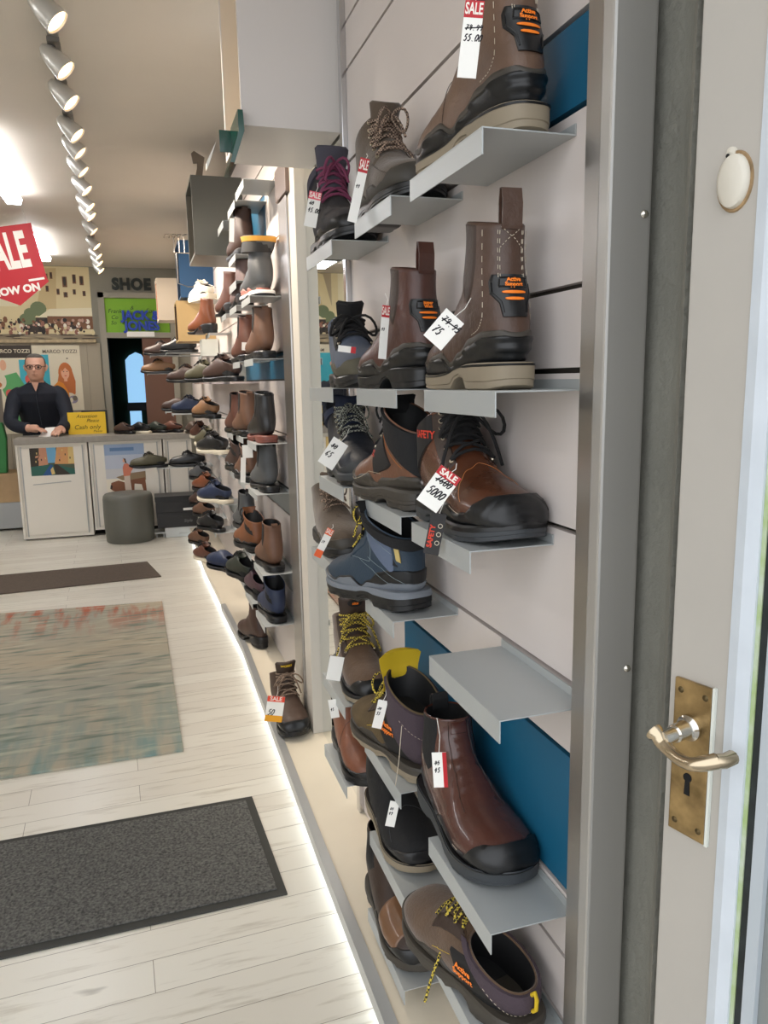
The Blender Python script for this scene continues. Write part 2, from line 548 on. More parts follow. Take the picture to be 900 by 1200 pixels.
        if 'tongue_logo' in o:
            lm, txt, size, back = o['tongue_logo']
            pc = P[-3]; tg = (P[-1]-P[-4]).normalized(); n = Vector((1, 0, 0)).cross(tg).normalized()
            if n.y < 0: n = -n
            tb = BVHTree.FromPolygons([Vector(v) for v in t.v], t.f)
            M = frame(pc+n*.03, Vector((-1, 0, 0)), tg)
            g = MB()
            if back:
                el = [(.019*cos(a*pi/12), .010*sin(a*pi/12)) for a in range(24)]
                vs, fs = blob(el, 4, 0); project(g, tb, vs, fs, M, .0008, 1)
            vs, fs = text_verts(txt, size, bold=.0003); project(g, tb, vs, fs, M, .0016, 0)
            if g.f: g.build('tongue_logo', [lm, back or lm], to)
    # facings, eyelets, laces
    if 'laces' in o:
        lm, ulo, uhi, n, dv, face, em = o['laces'][:7]
        opt = o['laces'][7] if len(o['laces']) > 7 else {}
        if face:
            for sg in (0, 1):
                def fn(a, b, sg=sg):
                    u = ulo-.25+(uhi+.15-ulo+.25)*a
                    v = .5-(dv-.02)-(.075)*b
                    return min(u, S.umax-.02), (v if sg == 0 else 1-v)
                g = MB(); patch(g, S, fn, 16, 6, .0022); g.build('eyelet_facing', face, root, smooth=True)
        def pt(u, v, off): return S(min(u, S.umax), v)+S.N(min(u, S.umax), v)*off
        us = [ulo+(uhi-ulo)*i/(n-1) for i in range(n)]
        if em:
            g = MB()
            for u in us:
                for v in (.5-dv, .5+dv):
                    p = pt(u, v, .003); nn = S.N(min(u, S.umax), v)
                    Mx = nn.to_track_quat('Z', 'Y').to_matrix().to_4x4(); Mx.translation = p
                    g.lathe([(0, .0022), (.002, .0022), (.0036, .0015), (.0038, -.001)], n=10, M=None)
                    k = 4*10
                    for z in range(len(g.v)-k, len(g.v)): g.v[z] = tuple(Mx @ Vector(g.v[z]))
            g.build('eyelets', em, root, smooth=True)
        g = MB(); rl = opt.get('r', .0022); off = opt.get('off', .0055)
        for i in range(n):
            a = [pt(us[i], .5-dv+2*dv*k/6, off+.002*sin(pi*k/6)) for k in range(7)]
            if i == 0: g.tube(a, rl, 6)
            if i < n-1:
                for sg in (1, -1):
                    pts = [pt(us[i]+(us[i+1]-us[i])*k/6, .5+sg*(-dv+2*dv*k/6), off+(.003 if sg > 0 else .001)*sin(pi*k/6)+.0005) for k in range(7)]
                    g.tube(pts, rl, 6)
        kn = pt(uhi-.1, .5, off+.006)
        lo_ = opt.get('loop', .05)
        if lo_:
            g.lathe([(0, -.004), (.005, -.003), (.006, 0), (.005, .003), (0, .004)], c=kn, n=8)
            for sg in (1, -1):
                dd = Vector((sg, .25, -.15)); b0 = kn
                lp = []
                for k in range(13):
                    t_ = k/12; r_ = lo_*sin(pi*t_)
                    lp.append(b0+Vector((sg*lo_*(.9*sin(pi*t_)), .012+.012*sin(2*pi*t_)*1+.01*sin(pi*t_), -lo_*.55*sin(pi*t_)**2+.014*sin(2*pi*t_))))
                g.tube(lp, rl, 6)
                el = opt.get('end', .07)
                lp = [b0+Vector((sg*(.004+el*.55*t_), .010+.012*t_, -el*t_*t_)) for t_ in [k/8 for k in range(9)]]
                g.tube(lp, rl, 6)
        g.build('laces', lm, root, smooth=True)
    # printed pad on the heel
    if 'heelpad' in o:
        pm, lm, txt, zc, sc = o['heelpad']
        M = frame((S.cx(0), -.12, zc), (1, 0, 0), (0, 0, 1))
        poly = [(-.034, .022), (.034, .022), (.038, .012), (.038, -.006), (.026, -.020), (.022, -.040), (-.022, -.040), (-.026, -.020), (-.038, -.006), (-.038, .012)]
        poly = [(a*sc*.86, b*sc) for a, b in poly]
        g = MB(); vs, fs = blob(poly, 10, .002); project(g, ub, vs, fs, M, .0028)
        hp = g.build('heel_pad', pm, root, smooth=True, angle=R(50))
        hb = BVHTree.FromPolygons([Vector(v) for v in g.v], g.f)
        # raised frame
        fr = MB()
        for pl in ([(-.024,.017),(.024,.017),(.026,.004),(-.026,.004),(-.024,.017)], [(-.036,.010),(-.036,-.005),(-.024,-.018),(-.020,-.037)], [(.036,.010),(.036,-.005),(.024,-.018),(.020,-.037)]):
            pts = []
            for i in range(len(pl)-1):
                for k in range(5):
                    a = (pl[i][0]+(pl[i+1][0]-pl[i][0])*k/5)*sc*.86; b = (pl[i][1]+(pl[i+1][1]-pl[i][1])*k/5)*sc
                    h = hb.ray_cast(M @ Vector((a, b, 0)), Vector((0, 1, 0)), .3)
                    if h[0]: pts.append(h[0]+Vector((0, -.0006, 0)))
            if len(pts) > 2: fr.tube(pts, .0011, 5)
        fr.build('pad_ridge', pm, hp, smooth=True)
        g = MB()
        vs, fs = text_verts(txt, .0085*sc, bold=.00035)
        project(g, hb, [(a, b+.0105*sc, 0) for a, b, c_ in vs], fs, M, .0012)
        for zz, ww in ((-.004, .019), (-.0135, .015)):
            el = [(ww*sc*cos(a*pi/10), zz*sc+.0022*sc*(1 if sin(a*pi/10) >= 0 else -1)*abs(sin(a*pi/10))**.6) for a in range(20)]
            vs, fs = blob(el, 3, 0); project(g, hb, vs, fs, M, .0012)
        g.build('pad_print', lm, hp)
    if 'side_text' in o:
        for (lm, txt, y, z, size, sg) in o['side_text']:
            M = frame((sg*.15, y, z), (0, sg, 0), (0, 0, 1))
            g = MB(); vs, fs = text_verts(txt, size, bold=.0004); project(g, ub, vs, fs, M, o.get('st_off', .004))
            if g.f: g.build('side_logo', lm, root)
    for (lm, pts, dash) in o.get('lines', []):
        g = MB(); line_on(g, S, pts, .00045 if q >= 1 else .0009, o.get('line_off', .0016), 16, dash); g.build('stitching', lm, root)
    root['_'] = 0; del root['_']
    return root, S

exec_marks = None
# ================================================================== THE PLACE
# camera and view
CAMH = 1.23
cam = bpy.data.cameras.new('camera'); camo = bpy.data.objects.new('camera', cam); COL.objects.link(camo)
yaw_, pit_, rol_ = .30564, .171624, -.0182
fwd = Vector((sin(yaw_)*cos(pit_), cos(yaw_)*cos(pit_), -sin(pit_))); rgt = Vector((cos(yaw_), -sin(yaw_), 0)); upv = rgt.cross(fwd)
r2 = rgt*cos(rol_)+upv*sin(rol_); u2 = -rgt*sin(rol_)+upv*cos(rol_)
Mc = Matrix((r2, u2, -fwd)).transposed().to_4x4(); Mc.translation = (0, 0, CAMH)
camo.matrix_world = Mc
cam.sensor_fit = 'VERTICAL'; cam.sensor_height = 36; cam.lens = 36*892.6/1200; cam.clip_start = .02
SC.camera = camo
SC.view_settings.view_transform = 'Standard'; SC.view_settings.look = 'None'
SC.view_settings.exposure = 0; SC.view_settings.gamma = 1
SC.view_settings.use_curve_mapping = False

steel_near = mat('steel_satin', (186,184,180), .40, .65)
def struct(name, mb, m, **k):
    o = mb.build(name, m, **k); o['kind'] = 'structure'; return o

# floor: pale washed planks running across the shop
def floor_mat():
    m = bpy.data.materials.new('floor_planks'); m.use_nodes = True; nt = m.node_tree; b = nt.nodes['Principled BSDF']
    tc = nt.nodes.new('ShaderNodeTexCoord')
    br = nt.nodes.new('ShaderNodeTexBrick'); br.offset = .37; br.inputs['Scale'].default_value = 1
    br.inputs['Brick Width'].default_value = .85; br.inputs['Row Height'].default_value = .097; br.inputs['Mortar Size'].default_value = .0009
    br.inputs['Color1'].default_value = rgb(226,222,210); br.inputs['Color2'].default_value = rgb(214,208,195); br.inputs['Mortar'].default_value = rgb(150,142,128)
    mp = nt.nodes.new('ShaderNodeMapping'); mp.inputs['Rotation'].default_value = (0, 0, R(-2))
    nt.links.new(tc.outputs['Object'], mp.inputs['Vector']); nt.links.new(mp.outputs['Vector'], br.inputs['Vector'])
    mp2 = nt.nodes.new('ShaderNodeMapping'); mp2.inputs['Scale'].default_value = (1.6, 14, 1)
    n1 = nt.nodes.new('ShaderNodeTexNoise'); n1.inputs['Scale'].default_value = 2.6; n1.inputs['Detail'].default_value = 8; n1.inputs['Roughness'].default_value = .62
    nt.links.new(tc.outputs['Object'], mp2.inputs['Vector']); nt.links.new(mp2.outputs['Vector'], n1.inputs['Vector'])
    r1 = nt.nodes.new('ShaderNodeValToRGB'); r1.color_ramp.elements[0].position = .26; r1.color_ramp.elements[0].color = rgb(176,166,148)
    r1.color_ramp.elements[1].position = .46; r1.color_ramp.elements[1].color = (1, 1, 1, 1)
    nt.links.new(n1.outputs['Fac'], r1.inputs['Fac'])
    mp3 = nt.nodes.new('ShaderNodeMapping'); mp3.inputs['Scale'].default_value = (3.0, 9, 1)
    n2 = nt.nodes.new('ShaderNodeTexNoise'); n2.inputs['Scale'].default_value = 1.3; n2.inputs['Detail'].default_value = 3
    nt.links.new(tc.outputs['Object'], mp3.inputs['Vector']); nt.links.new(mp3.outputs['Vector'], n2.inputs['Vector'])
    r2_ = nt.nodes.new('ShaderNodeValToRGB'); r2_.color_ramp.elements[0].position = .19; r2_.color_ramp.elements[0].color = rgb(120,112,100)
    r2_.color_ramp.elements[1].position = .29; r2_.color_ramp.elements[1].color = (1, 1, 1, 1)
    nt.links.new(n2.outputs['Fac'], r2_.inputs['Fac'])
    mx = nt.nodes.new('ShaderNodeMix'); mx.data_type = 'RGBA'; mx.blend_type = 'MULTIPLY'; mx.inputs[0].default_value = .6
    nt.links.new(br.outputs['Color'], mx.inputs[6]); nt.links.new(r1.outputs['Color'], mx.inputs[7])
    mx2 = nt.nodes.new('ShaderNodeMix'); mx2.data_type = 'RGBA'; mx2.blend_type = 'MULTIPLY'; mx2.inputs[0].default_value = .8
    nt.links.new(mx.outputs[2], mx2.inputs[6]); nt.links.new(r2_.outputs['Color'], mx2.inputs[7])
    nt.links.new(mx2.outputs[2], b.inputs['Base Color'])
    b.inputs['Roughness'].default_value = .3; b.inputs['Specular IOR Level'].default_value = .4
    return m
struct('floor', MB().box(-3.2, .62, .15, 9.2, -.05, 0), floor_mat())
struct('ground', MB().box(-6, 6, -6, .15, -.09, -.04), mat('pavement', (150,148,144), .9, var=.15, vscale=6))
ceil_m = mat('ceiling_paint', (214,206,194), .6, var=.05, vscale=1.2)
struct('ceiling', MB().box(-3.2, .9, .3, 9.2, 2.31, 2.4), ceil_m)
wallp = mat('wall_paint', (168,162,148), .7)
struct('wall_left', MB().box(-3.3, -3.2, .3, 9.2, 0, 2.31), mat('wall_left_paint', (196,190,178), .7))
# back wall with a doorway
bw = MB()
bw.box(-3.2, -.26, 7.8, 7.9, 0, 2.31); bw.box(.34, .9, 7.8, 7.9, 0, 2.31); bw.box(-.26, .34, 7.8, 7.9, 2.08, 2.31)
struct('wall_back', bw, mat('wall_back_paint', (140,136,122), .7))
# slatted right wall ------------------------------------------------
GZ = lambda k: 1.5375-.1*k
def slats(y0, y1, colfn, name, x=.5093):
    ks = [-7, -5, -4, -2, 0, 2, 3, 5, 7, 8, 10, 11, 12, 14.7]
    mb = MB()
    mb.box(x+.012, x+.03, y0, y1, .06, 2.31, 3)
    for a, b in zip(ks, ks[1:]):
        z1 = min(GZ(a)-.0035, 2.308); z0 = max(GZ(b)+.0035, .066)
        for (ya, yb, mi) in colfn(a, b, y0, y1):
            mb.box(x, x+.013, ya, yb, z0, z1, mi)
    return struct(name, mb, [white_panel, blue_panel, grey_panel, groove_m])
def near_cols(a, b, y0, y1):
    if (a, b) == (8, 10): return [(y0, 1.482, 1), (1.4825, y1, 0)]
    if (a, b) == (-2, 0): return [(1.08, y1, 0)]
    return [(y0, y1, 0)]
slats(.765, 1.842, near_cols, 'wall_right')
eb = MB(); eb.box(.5093, .522, .765, 1.079, GZ(0)+.0035, GZ(-1)-.0035, 1); eb.box(.5093, .522, .765, 1.079, GZ(-1)+.0035, GZ(-2)-.0035, 0)
struct('wall_right_inset', eb, [white_panel, blue_panel])
def far_cols(a, b, y0, y1):
    if (a, b) in ((2, 3),): return [(y0, 4.2, 1), (4.2, y1, 0)]
    if (a, b) in ((7, 8), (10, 11)): return [(y0, y1, 2)]
    if (a, b) == (-4, -2): return [(y0, 3.05, 0), (3.05, 3.55, 1), (3.55, y1, 0)]
    return [(y0, y1, 0)]
slats(2.6, 7.8, far_cols, 'wall_right_rear')
mr = MB(); mr.box(.513, .53, 1.87, 2.352, .066, 2.31)
mo = mr.build('wall_mirror', mat('mirror_glass', (235,238,236), .01, 1)); tag(mo, 'tall narrow mirror strip between the near boot shelves and the white pilaster', 'mirror')
tr = MB(); tr.box(.496, .52, 1.843, 1.869, .066, 2.31)
tag(tr.build('mirror_edge_trim', steel_mir, bevel=.002), 'slim polished metal strip edging the near slatted panel beside the mirror', 'metal trim')
pl = MB(); pl.box(.481, .53, 2.353, 2.452, .066, 2.31)
struct('trim_1', pl, mat('pilaster_white', (200,194,184), .45), bevel=.002)
pl = MB(); pl.box(.474, .52, 2.456, 2.598, .066, 1.80)
tag(pl.build('steel_upright', steel, bevel=.004), 'brushed steel post beside the white pilaster where the rear shelving begins', 'post')
cp = MB(); cp.box(.468, .535, 2.42, 2.6, 1.802, 1.90)
tag(cp.build('post_cap', mat('cap_brown', (120,106,100), .35, .6), bevel=.003), 'brownish metal cap block on top of the steel post under the white cube', 'bracket')
# near steel upright
st = empty('steel_upright', (.5, .725, .066))
tag(st, 'wide brushed steel upright framing the near end of the boot wall', 'post')
p = MB().box(-.026, .026, -.010, .012, 0, 2.244).build('upright_tube', steel_near, st, bevel=.0035)
p2 = MB().box(-.024, .030, .012, .040, 0, 2.244).build('inner_channel', steel, st)
for z in (.83, 1.33, .35):
    s = MB().lathe([(0, -.003), (.0035, -.002), (.0045, 0)], n=12, M=Matrix.Rotation(R(-90), 4, 'X')).xf(Matrix.Rotation(0, 4, 'Z'))
    so_ = s.build('screw', chrome, st, smooth=True); so_.location = (.017, -.0105, z)
# platform under the shelves
edge = [(.357,.25), (.362,1.2), (.362,1.7), (.368,2.45), (.377,3.3), (.354,4.0), (.330,4.9), (.325,6.55)]
poly = edge+[(.52,6.55), (.52,.25)]
pm = mat('plinth_cream', (226,216,196), .35, var=.04, vscale=4)
struct('trim_2', MB().prism(poly, 2, .03, .066), pm)
struct('trim_3', MB().prism([(x+.035, y) for x, y in edge]+[(.52,6.5), (.52,.25)], 2, 0, .0299), mat('plinth_base', (120,118,112), .6))
alu = MB()
for (a, b) in zip(edge[:6], edge[1:6]):
    d = Vector((b[0]-a[0], b[1]-a[1], 0)).normalized()
e6 = edge[:6]
alu.prism([(x-.012, y) for x, y in e6]+[(x+.012, y) for x, y in e6[::-1]], 2, .0665, .070, 0)
alu.prism([(x-.012, y) for x, y in e6]+[(x-.0005, y) for x, y in e6[::-1]], 2, .036, .0665, 0)
tag(alu.build('edge_profile', mat('alu_edge', (186,188,188), .35, .5)), 'long aluminium nosing along the front edge of the low display plinth', 'metal trim')
led = MB(); led.prism([(x+.004, y) for x, y in edge]+[(x+.018, y) for x, y in edge[::-1]], 2, .0235, .0285)
lm_ = mat('led_glow', (236,246,255), .5, emit=3.2)
tag(led.build('led_strip', lm_), 'glowing cool white light strip under the front lip of the plinth', 'light strip')

# plaster reveal and the open entrance door --------------------------
pts = [(.530,.745), (.546,.700), (.532,.662), (.515,.648), (.4815,.602)]
pr = MB(); pr.prism(pts+[(.75,.60), (.75,.745)], 2, -.04, 2.4)
struct('wall_reveal', pr, mat('rough_plaster', (128,127,118), .75, bump=1.0, bscale=70, var=.12, vscale=7), smooth=True, angle=R(70))
struct('wall_return', MB().box(.531, .8, .746, .762, 0, 2.31), wallp)
DM = Matrix(((-.267, -.964, 0), (.964, -.267, 0), (0, 0, 1))).to_4x4()
# local door axes: x = u (into the shop), y = n (towards the room), z up
DM = Matrix(((-.267, -.964, 0, .48), (.964, -.267, 0, .58), (0, 0, 1, 0), (0, 0, 0, 1)))
door = empty('door_1', (0, 0, 0)); door.matrix_world = DM; door['kind'] = 'structure'
MB().box(-.0495, .0105, -.042, 0, .02, 2.2).build('door_stile', beige_paint, door, bevel=.0012)
MB().prism([(-.0495, -.002), (-.0495, .0012), (-.060, .0045), (-.0725, .0035), (-.0725, -.012), (-.0495, -.012)], 2, .02, 2.2).build('glazing_bead', mat('bead_white', (204,212,220), .45, var=.05, vscale=20), door)
MB().box(-.0765, -.0727, -.014, .0005, .02, 2.2).build('green_edge_line', mat('green_line', (150,176,96), .6, var_col=(196,204,190), vscale=30), door)
MB().box(-.0840, -.0767, -.016, -.001, .02, 2.2).build('rubber_seal', mat('rubber_seal', (34,40,40), .7, var=.5, vscale=40), door)
MB().box(-.0960, -.0842, -.014, .001, .02, 2.2).build('inner_bead', mat('inner_bead', (178,186,192), .5), door)
MB().box(-.42, -.0962, -.012, -.006, .02, 2.2).build('door_glass', mat('door_glass', (128,132,130), .12, spec=.6), door)
lp = MB().box(-.0375, .0020, .0003, .0045, .785, .943).build('lock_plate', brass, door, bevel=.0012)
lp['label'] = 'tarnished brass lock plate with white paint on its edge'
MB().box(-.0405, -.0377, .0003, .0040, .784, .944).build('painted_edge', mat('plate_paint', (216,220,212), .5), lp)
for (sx, sz) in ((-.031, .932), (-.005, .932), (-.031, .796), (-.005, .796)):
    s = MB().lathe([(0, .0012), (.0022, .001), (.0032, 0)], n=12, M=Matrix.Rotation(R(-90), 4, 'X')).build('screw', mat('screw_dark', (92,78,52), .45, .8), lp, smooth=True)
    s.location = (sx, .0045, sz)
kh = MB().prism([(.0045*cos(a*pi/6), .0045*sin(a*pi/6)+.008) for a in range(-2, 9)]+[(-.003, -.010), (.003, -.010)], 1, .0046, .0052)
k_ = kh.build('keyhole', dark, lp); k_.location = (-.017, 0, .838)
MX = Matrix.Rotation(R(-90), 4, 'X')
ro = MB().lathe([(0, .0), (.0125, .0), (.0125, .004), (.0095, .007), (.0085, .010), (.0085, .024), (.0070, .026), (.0070, .042), (0, .043)], n=24, M=MX)
ro_ = ro.build('spindle_collar', chrome, lp, smooth=True, angle=R(35)); ro_.location = (-.017, .0045, .898)
lv = MB(); P_ = []
n_ = 20
for i in range(n_+1):
    t = i/n_; x = .010-.060*t; y = .046-.004*cos(t*pi)-.016*max(0, (t-.72)/.28)**2; z = .008*sin(t*pi*1.0)*-1-.004*t+(.003 if t < .12 else 0)
    P_.append((x, y, z))
rr = [.0085 if i < 2 else (.0072-.0015*sin(pi*i/n_)) for i in range(n_+1)]
lv.tube(P_, rr, 12); lv.tube([P_[-1], (P_[-1][0]-.004, P_[-1][1]-.006, P_[-1][2]), (P_[-1][0]-.004, P_[-1][1]-.018, P_[-1][2])], .0066, 12)
lvo = lv.build('door_lever', mat('lever_metal', (190,174,148), .25, 1), lp, smooth=True, angle=R(60)); lvo.location = (-.017, .0045, .899)
cd = MB().lathe([(0, .009), (.010, .0085), (.0135, .006), (.0142, .001), (.0142, 0)], n=28, M=Matrix.Rotation(R(-90), 4, 'X') @ Matrix.Diagonal((1, 1.55, 1, 1)))
cdo = cd.build('lock_cover', mat('cover_paint', (206,200,186), .5, var=.06, vscale=30), door, smooth=True, angle=R(50)); cdo.location = (-.0285, 0, 1.388)
cdo['label'] = 'white painted oval escutcheon with a rusty rim'
rg = MB().lathe([(.0165, 0), (.0160, .002), (.0142, .0015)], n=28, M=Matrix.Rotation(R(-90), 4, 'X') @ Matrix.Diagonal((1, 1.5, 1, 1)))
rgo = rg.build('rusty_rim', mat('rust_rim', (150,124,90), .8, var=.4, vscale=80), cdo, smooth=True); 
hk = MB().lathe([(0, .004), (.004, .003), (.0045, 0)], n=12, M=Matrix.Rotation(R(-90), 4, 'X')).build('fixing_boss', mat('cover_paint', (1,1,1)), cdo, smooth=True); hk.location = (.004, 0, .024)
hk = MB().lathe([(0, .0048), (.0018, .0046)], n=10, M=Matrix.Rotation(R(-90), 4, 'X')).build('fixing_hole', dark, cdo); hk.location = (.0055, 0, .021)

# ------------------------------------------------------------------ shelves
def shelf(y0, y1, z, label, x0=.388, x1=.5088, group=None, lip=.030, m=None, name='display_shelf', up=.012):
    mb = MB(); t = .0018
    mb.box(x0, x1, y0, y1, z-t, z); mb.box(x0, x0+t, y0, y1, z-lip, z-t)
    mb.box(x1-t, x1, y0, y1, z, z+up)
    o = mb.build(name, m or shelf_m, bevel=.0004); tag(o, label, 'shelf', group); return o
Z0, Z3, Z5, Z7, Z10, Z12, Z14 = 1.509, 1.215, 1.013, .822, .517, .323, .128
G1 = 'silver lipped shelves on the near boot wall'
for a in [(.838,1.08,Z0,'topmost silver shelf, carrying the biggest brown boot'),
          (.80,1.03,Z3,'silver shelf at eye level under the brown pull-tab boot'),
          (.87,1.09,Z5,'silver shelf under the glossy brown and black laced safety boot'),
          (.782,1.018,Z7,'empty silver shelf with nothing on it above the dark blue panel'),
          (.802,1.028,Z10,'silver shelf under the burgundy slip-on boot'),
          (.80,1.04,Z12,'silver shelf under the low brown shoe with black and yellow laces'),
          (1.169,1.374,Z0,'silver shelf under the olive brown lace-up with the long folded tag'),
          (1.155,1.388,Z3,'silver shelf under the dark red-brown pull-on boot'),
          (1.143,1.390,Z5,'silver shelf under the brown laced boot with black padded ankle'),
          (1.19,1.36,Z7,'silver shelf under the blue-grey hiking boot'),
          (1.165,1.389,Z10,'silver shelf under the boot with the yellow tongue'),
          (1.141,1.367,Z12,'silver shelf under the black suede boot'),
          (1.16,1.395,Z14,'lowest silver shelf of the near wall, just above the plinth'),
          (1.548,1.785,Z0,'silver shelf under the black boot with purple laces'),
          (1.575,1.80,Z3,'silver shelf under the grey trekking shoe with black laces'),
          (1.508,1.727,Z5,'silver shelf under the navy boot with the tall tongue'),
          (1.60,1.84,Z7,'silver shelf beside the mirror with the orange tag hanging over it'),
          (1.546,1.76,Z10,'silver shelf under the brown boot with the badge on its tongue'),
          (1.551,1.768,Z12,'silver shelf under the chestnut pull-on boot near the plinth')]:
    shelf(a[0], a[1], a[2], a[3], group=G1)

# ------------------------------------------------------------------ near boots
br_w = mat('leather_brown_waxy', (76,55,44), .38, bump=.4, bscale=60, var=.22, vscale=14)
br_tan = mat('leather_tan_waxy', (100,76,60), .42, bump=.4, bscale=60, var=.2, vscale=14)
br_red = mat('leather_redbrown', (78,48,40), .32, bump=.35, bscale=55, var=.22, vscale=14)
br_gl = mat('leather_glossy_brown', (112,78,52), .4, bump=.12, bscale=60, var=.25, vscale=12, coat=.3)
burg = mat('leather_burgundy', (78,43,34), .27, bump=.35, bscale=50, var=.3, vscale=12, coat=.45)
dk_br = mat('leather_darkbrown', (54,39,31), .5, bump=.3, bscale=90, var=.2, vscale=14)
olive = mat('nubuck_olive', (84,70,56), .85, bump=.3, bscale=200, var=.2, vscale=18, sheen=.3)
nub_br = mat('nubuck_brown', (86,63,42), .8, bump=.3, bscale=200, var=.2, vscale=18, sheen=.3)
purp = mat('fabric_plum', (68,56,64), .85, bump=.4, bscale=260)
blk_l = mat('leather_black', (18,18,20), .38, bump=.2, bscale=90)
blk_su = mat('suede_black', (17,17,19), .8, bump=.25, bscale=200)
rub_b = mat('rubber_black', (14,15,17), .34, bump=.08, bscale=50)
rub_o = mat('rubber_olive_black', (60,55,48), .5)
rub_t = mat('rubber_taupe', (140,128,108), .6)
rub_dg = mat('rubber_darkgrey', (50,54,58), .5)
grey_sh = mat('mesh_bluegrey', (92,104,126), .75, bump=.3, bscale=300)
navy_t = mat('fabric_tealnavy', (38,56,72), .6, bump=.2, bscale=220)
navy_f = mat('fabric_navy', (22,32,56), .8, bump=.3, bscale=200)
mid_g = mat('midsole_grey', (112,118,126), .55)
yel = mat('foam_yellow', (204,172,28), .75, bump=.2, bscale=200)
metal_e = mat('eyelet_metal', (190,180,160), .3, 1)
lace_k = mat('lace_black', (22,21,22), .85)
lace_by = lace_mat('lace_black_yellow', (24,22,20), (206,182,70), 260)
lace_bt = lace_mat('lace_brown_fleck', (60,44,36), (160,138,120), 300)
lace_p = mat('lace_purple', (118,52,82), .8)
stitch = mat('stitch_cream', (196,184,164), .8)
stitch_o = mat('stitch_orange', (196,120,60), .8)
redp = mat('print_red', (206,56,34), .6)

def zwave(h, hh, ht, lo=.03):
    """rand height along y: h at heel, hh low at the arch, ht toe"""
    def f(y):
        y = max(-.01, min(.30, y))
        P = [(-.01, hh), (.03, hh), (.060, hh-.006), (.095, lo+.018), (.122, lo+.006), (.150, lo+.020), (.18, lo+.016), (.21, lo+.006), (.235, lo+.010), (.262, ht), (.30, ht+.01)]
        for (a, b) in zip(P, P[1:]):
            if y <= b[0]:
                t = (y-a[0])/(b[0]-a[0]); t = t*t*(3-2*t); return a[1]+(b[1]-a[1])*t
        return P[-1][1]
    return f
ridge = lambda p: .0012*sin(p.z*2*pi/.012)
GB = 'work and walking boots on the near wall shelves'
def dealer(loc, yaw, up, lin_, label, pad_txt, lines=True, sole_lo=rub_t, HH=1.18):
    L_ = []
    if lines:
        for dv in (.056, .067):
            for sg in (1, -1): L_.append((stitch, [(11.6, sg*dv), (13.9, sg*dv)], True))
        L_.append((stitch, [(13.2, .056), (13.95, -.056)], True)); L_.append((stitch, [(13.2, -.056), (13.95, .056)], True))
        for sg in (1, -1):
            L_.append((stitch, [(8.4, .5+sg*.30), (10, .5+sg*.335), (13.95, .5+sg*.345)], True))
            L_.append((dk_br, [(5.6, .5+sg*.34), (6.1, .5+sg*.2), (6.2, .5)], False))
    shoe('work_boot', label, 'boot', loc, yaw, 'boot', up, sole_lo, L=.93, H=HH, W=.92, group=GB,
         sole=dict(zh=.034, zf=.020, split=.93, lug=.0015, grow=.001, arch=.017), mid=rub_b,
         below=[('heel_shell', zwave(0, .066, .046, .026), .0042, rub_b, dict(umax=10.6, wob=ridge)),
                ('welt_line', zwave(0, .073, .052, .032), .0022, rub_o, dict(umax=11))],
         gore=dk_br if up != dk_br else blk_su, gore_u=9.3, tab=(up, .026, .044), heelpad=(rub_b, orange_m, pad_txt, .122, .84), lines=L_)
dealer((.456, .850, Z0), 3, br_tan, 0, 'topmost light brown pull-on boot seen from behind', 'Active\nSupport')
dealer((.447, .864, Z3), -4, br_w, 0, 'brown pull-on boot at eye level with tall heel loop, diamond tag at its side', 'Active\nSupport')
dealer((.446, 1.150, Z3), 2.5, br_red, 0, 'dark red-brown pull-on boot in profile behind the pull-tab boot', 'Super\nWelt', lines=False, sole_lo=rub_b, HH=.98)
# A3 glossy laced safety boot
shoe('safety_boot', 'glossy brown laced safety boot with black toe bumper and a red and white price card', 'boot', (.452, 1.152, Z5), 181, 'hiker', mat('leather_conker', (86,50,33), .26, bump=.25, bscale=40, var=.25, vscale=12, coat=.3), rub_dg, H=1.0, L=1.0, W=1.06, group=GB, side=-1,
     sole=dict(zh=.034, zf=.024, split=.6, lug=.003, grow=.003), mid=rub_b,
     below=[('toe_bumper', zwave(0, .06, .064, .032), .0045, rub_b, dict(umax=11, wob=lambda p: .0009*sin(p.z*2*pi/.010)))],
     patches=[('collar_panel', lambda a, b: (9.6+3.3*a, (.66+.68*b) % 1), .0035, mat('nylon_black', (22,20,20), .7), 16)],
     tongue=(blk_su, 7.2, .070, .016, .1),
     laces=(lace_k, 6.2, 12.4, 6, .105, dk_br, metal_e, dict(loop=.055, end=.08, r=.0026)),
     lines=[(stitch_o, [(3.6, .30), (4.8, .42), (5.3, .5), (4.8, .58), (3.6, .70)], False), (stitch_o, [(5.2, .26), (6.0, .36), (6.4, .39)], False), (stitch_o, [(5.2, .74), (6.0, .64), (6.4, .61)], False),
            (stitch, [(1.2, .20), (2.6, .22), (3.4, .21), (4.6, .24)], False)],
     side_text=[(redp, 'SAFETY', .075, .135, .016, -1), (redp, 'SAFETY', .075, .135, .016, 1)])
# A5 burgundy
shoe('slip_on_boot', 'burgundy slip-on boot with black rubber toe, above the low brown shoe with speckled laces', 'boot', (.452, 1.158, Z10), 181, 'boot', burg, rub_dg, H=.78, L=1.0, W=1.08, group=GB, side=-1,
     sole=dict(zh=.034, zf=.024, split=.95, lug=.001, grow=.003, arch=.006), mid=rub_b,
     below=[('toe_guard', zwave(0, .058, .062, .028), .0036, rub_b, dict(umax=11))], gore=blk_su, gore_u=8.4,
     patches=[('front_loop', lambda a, b: (11.4+2.5*a, .455+.09*b), .0022, burg, 8)],
     tab=(blk_su, .028, .02), lin=blk_su,
     lines=[(dk_br, [(4.2, .41), (6.5, .43), (9.5, .44), (13.6, .44)], False), (dk_br, [(4.2, .59), (6.5, .57), (9.5, .56), (13.6, .56)], False),
            (stitch, [(1.0, .3), (1.9, .22), (3.2, .20), (5, .18)], False)])
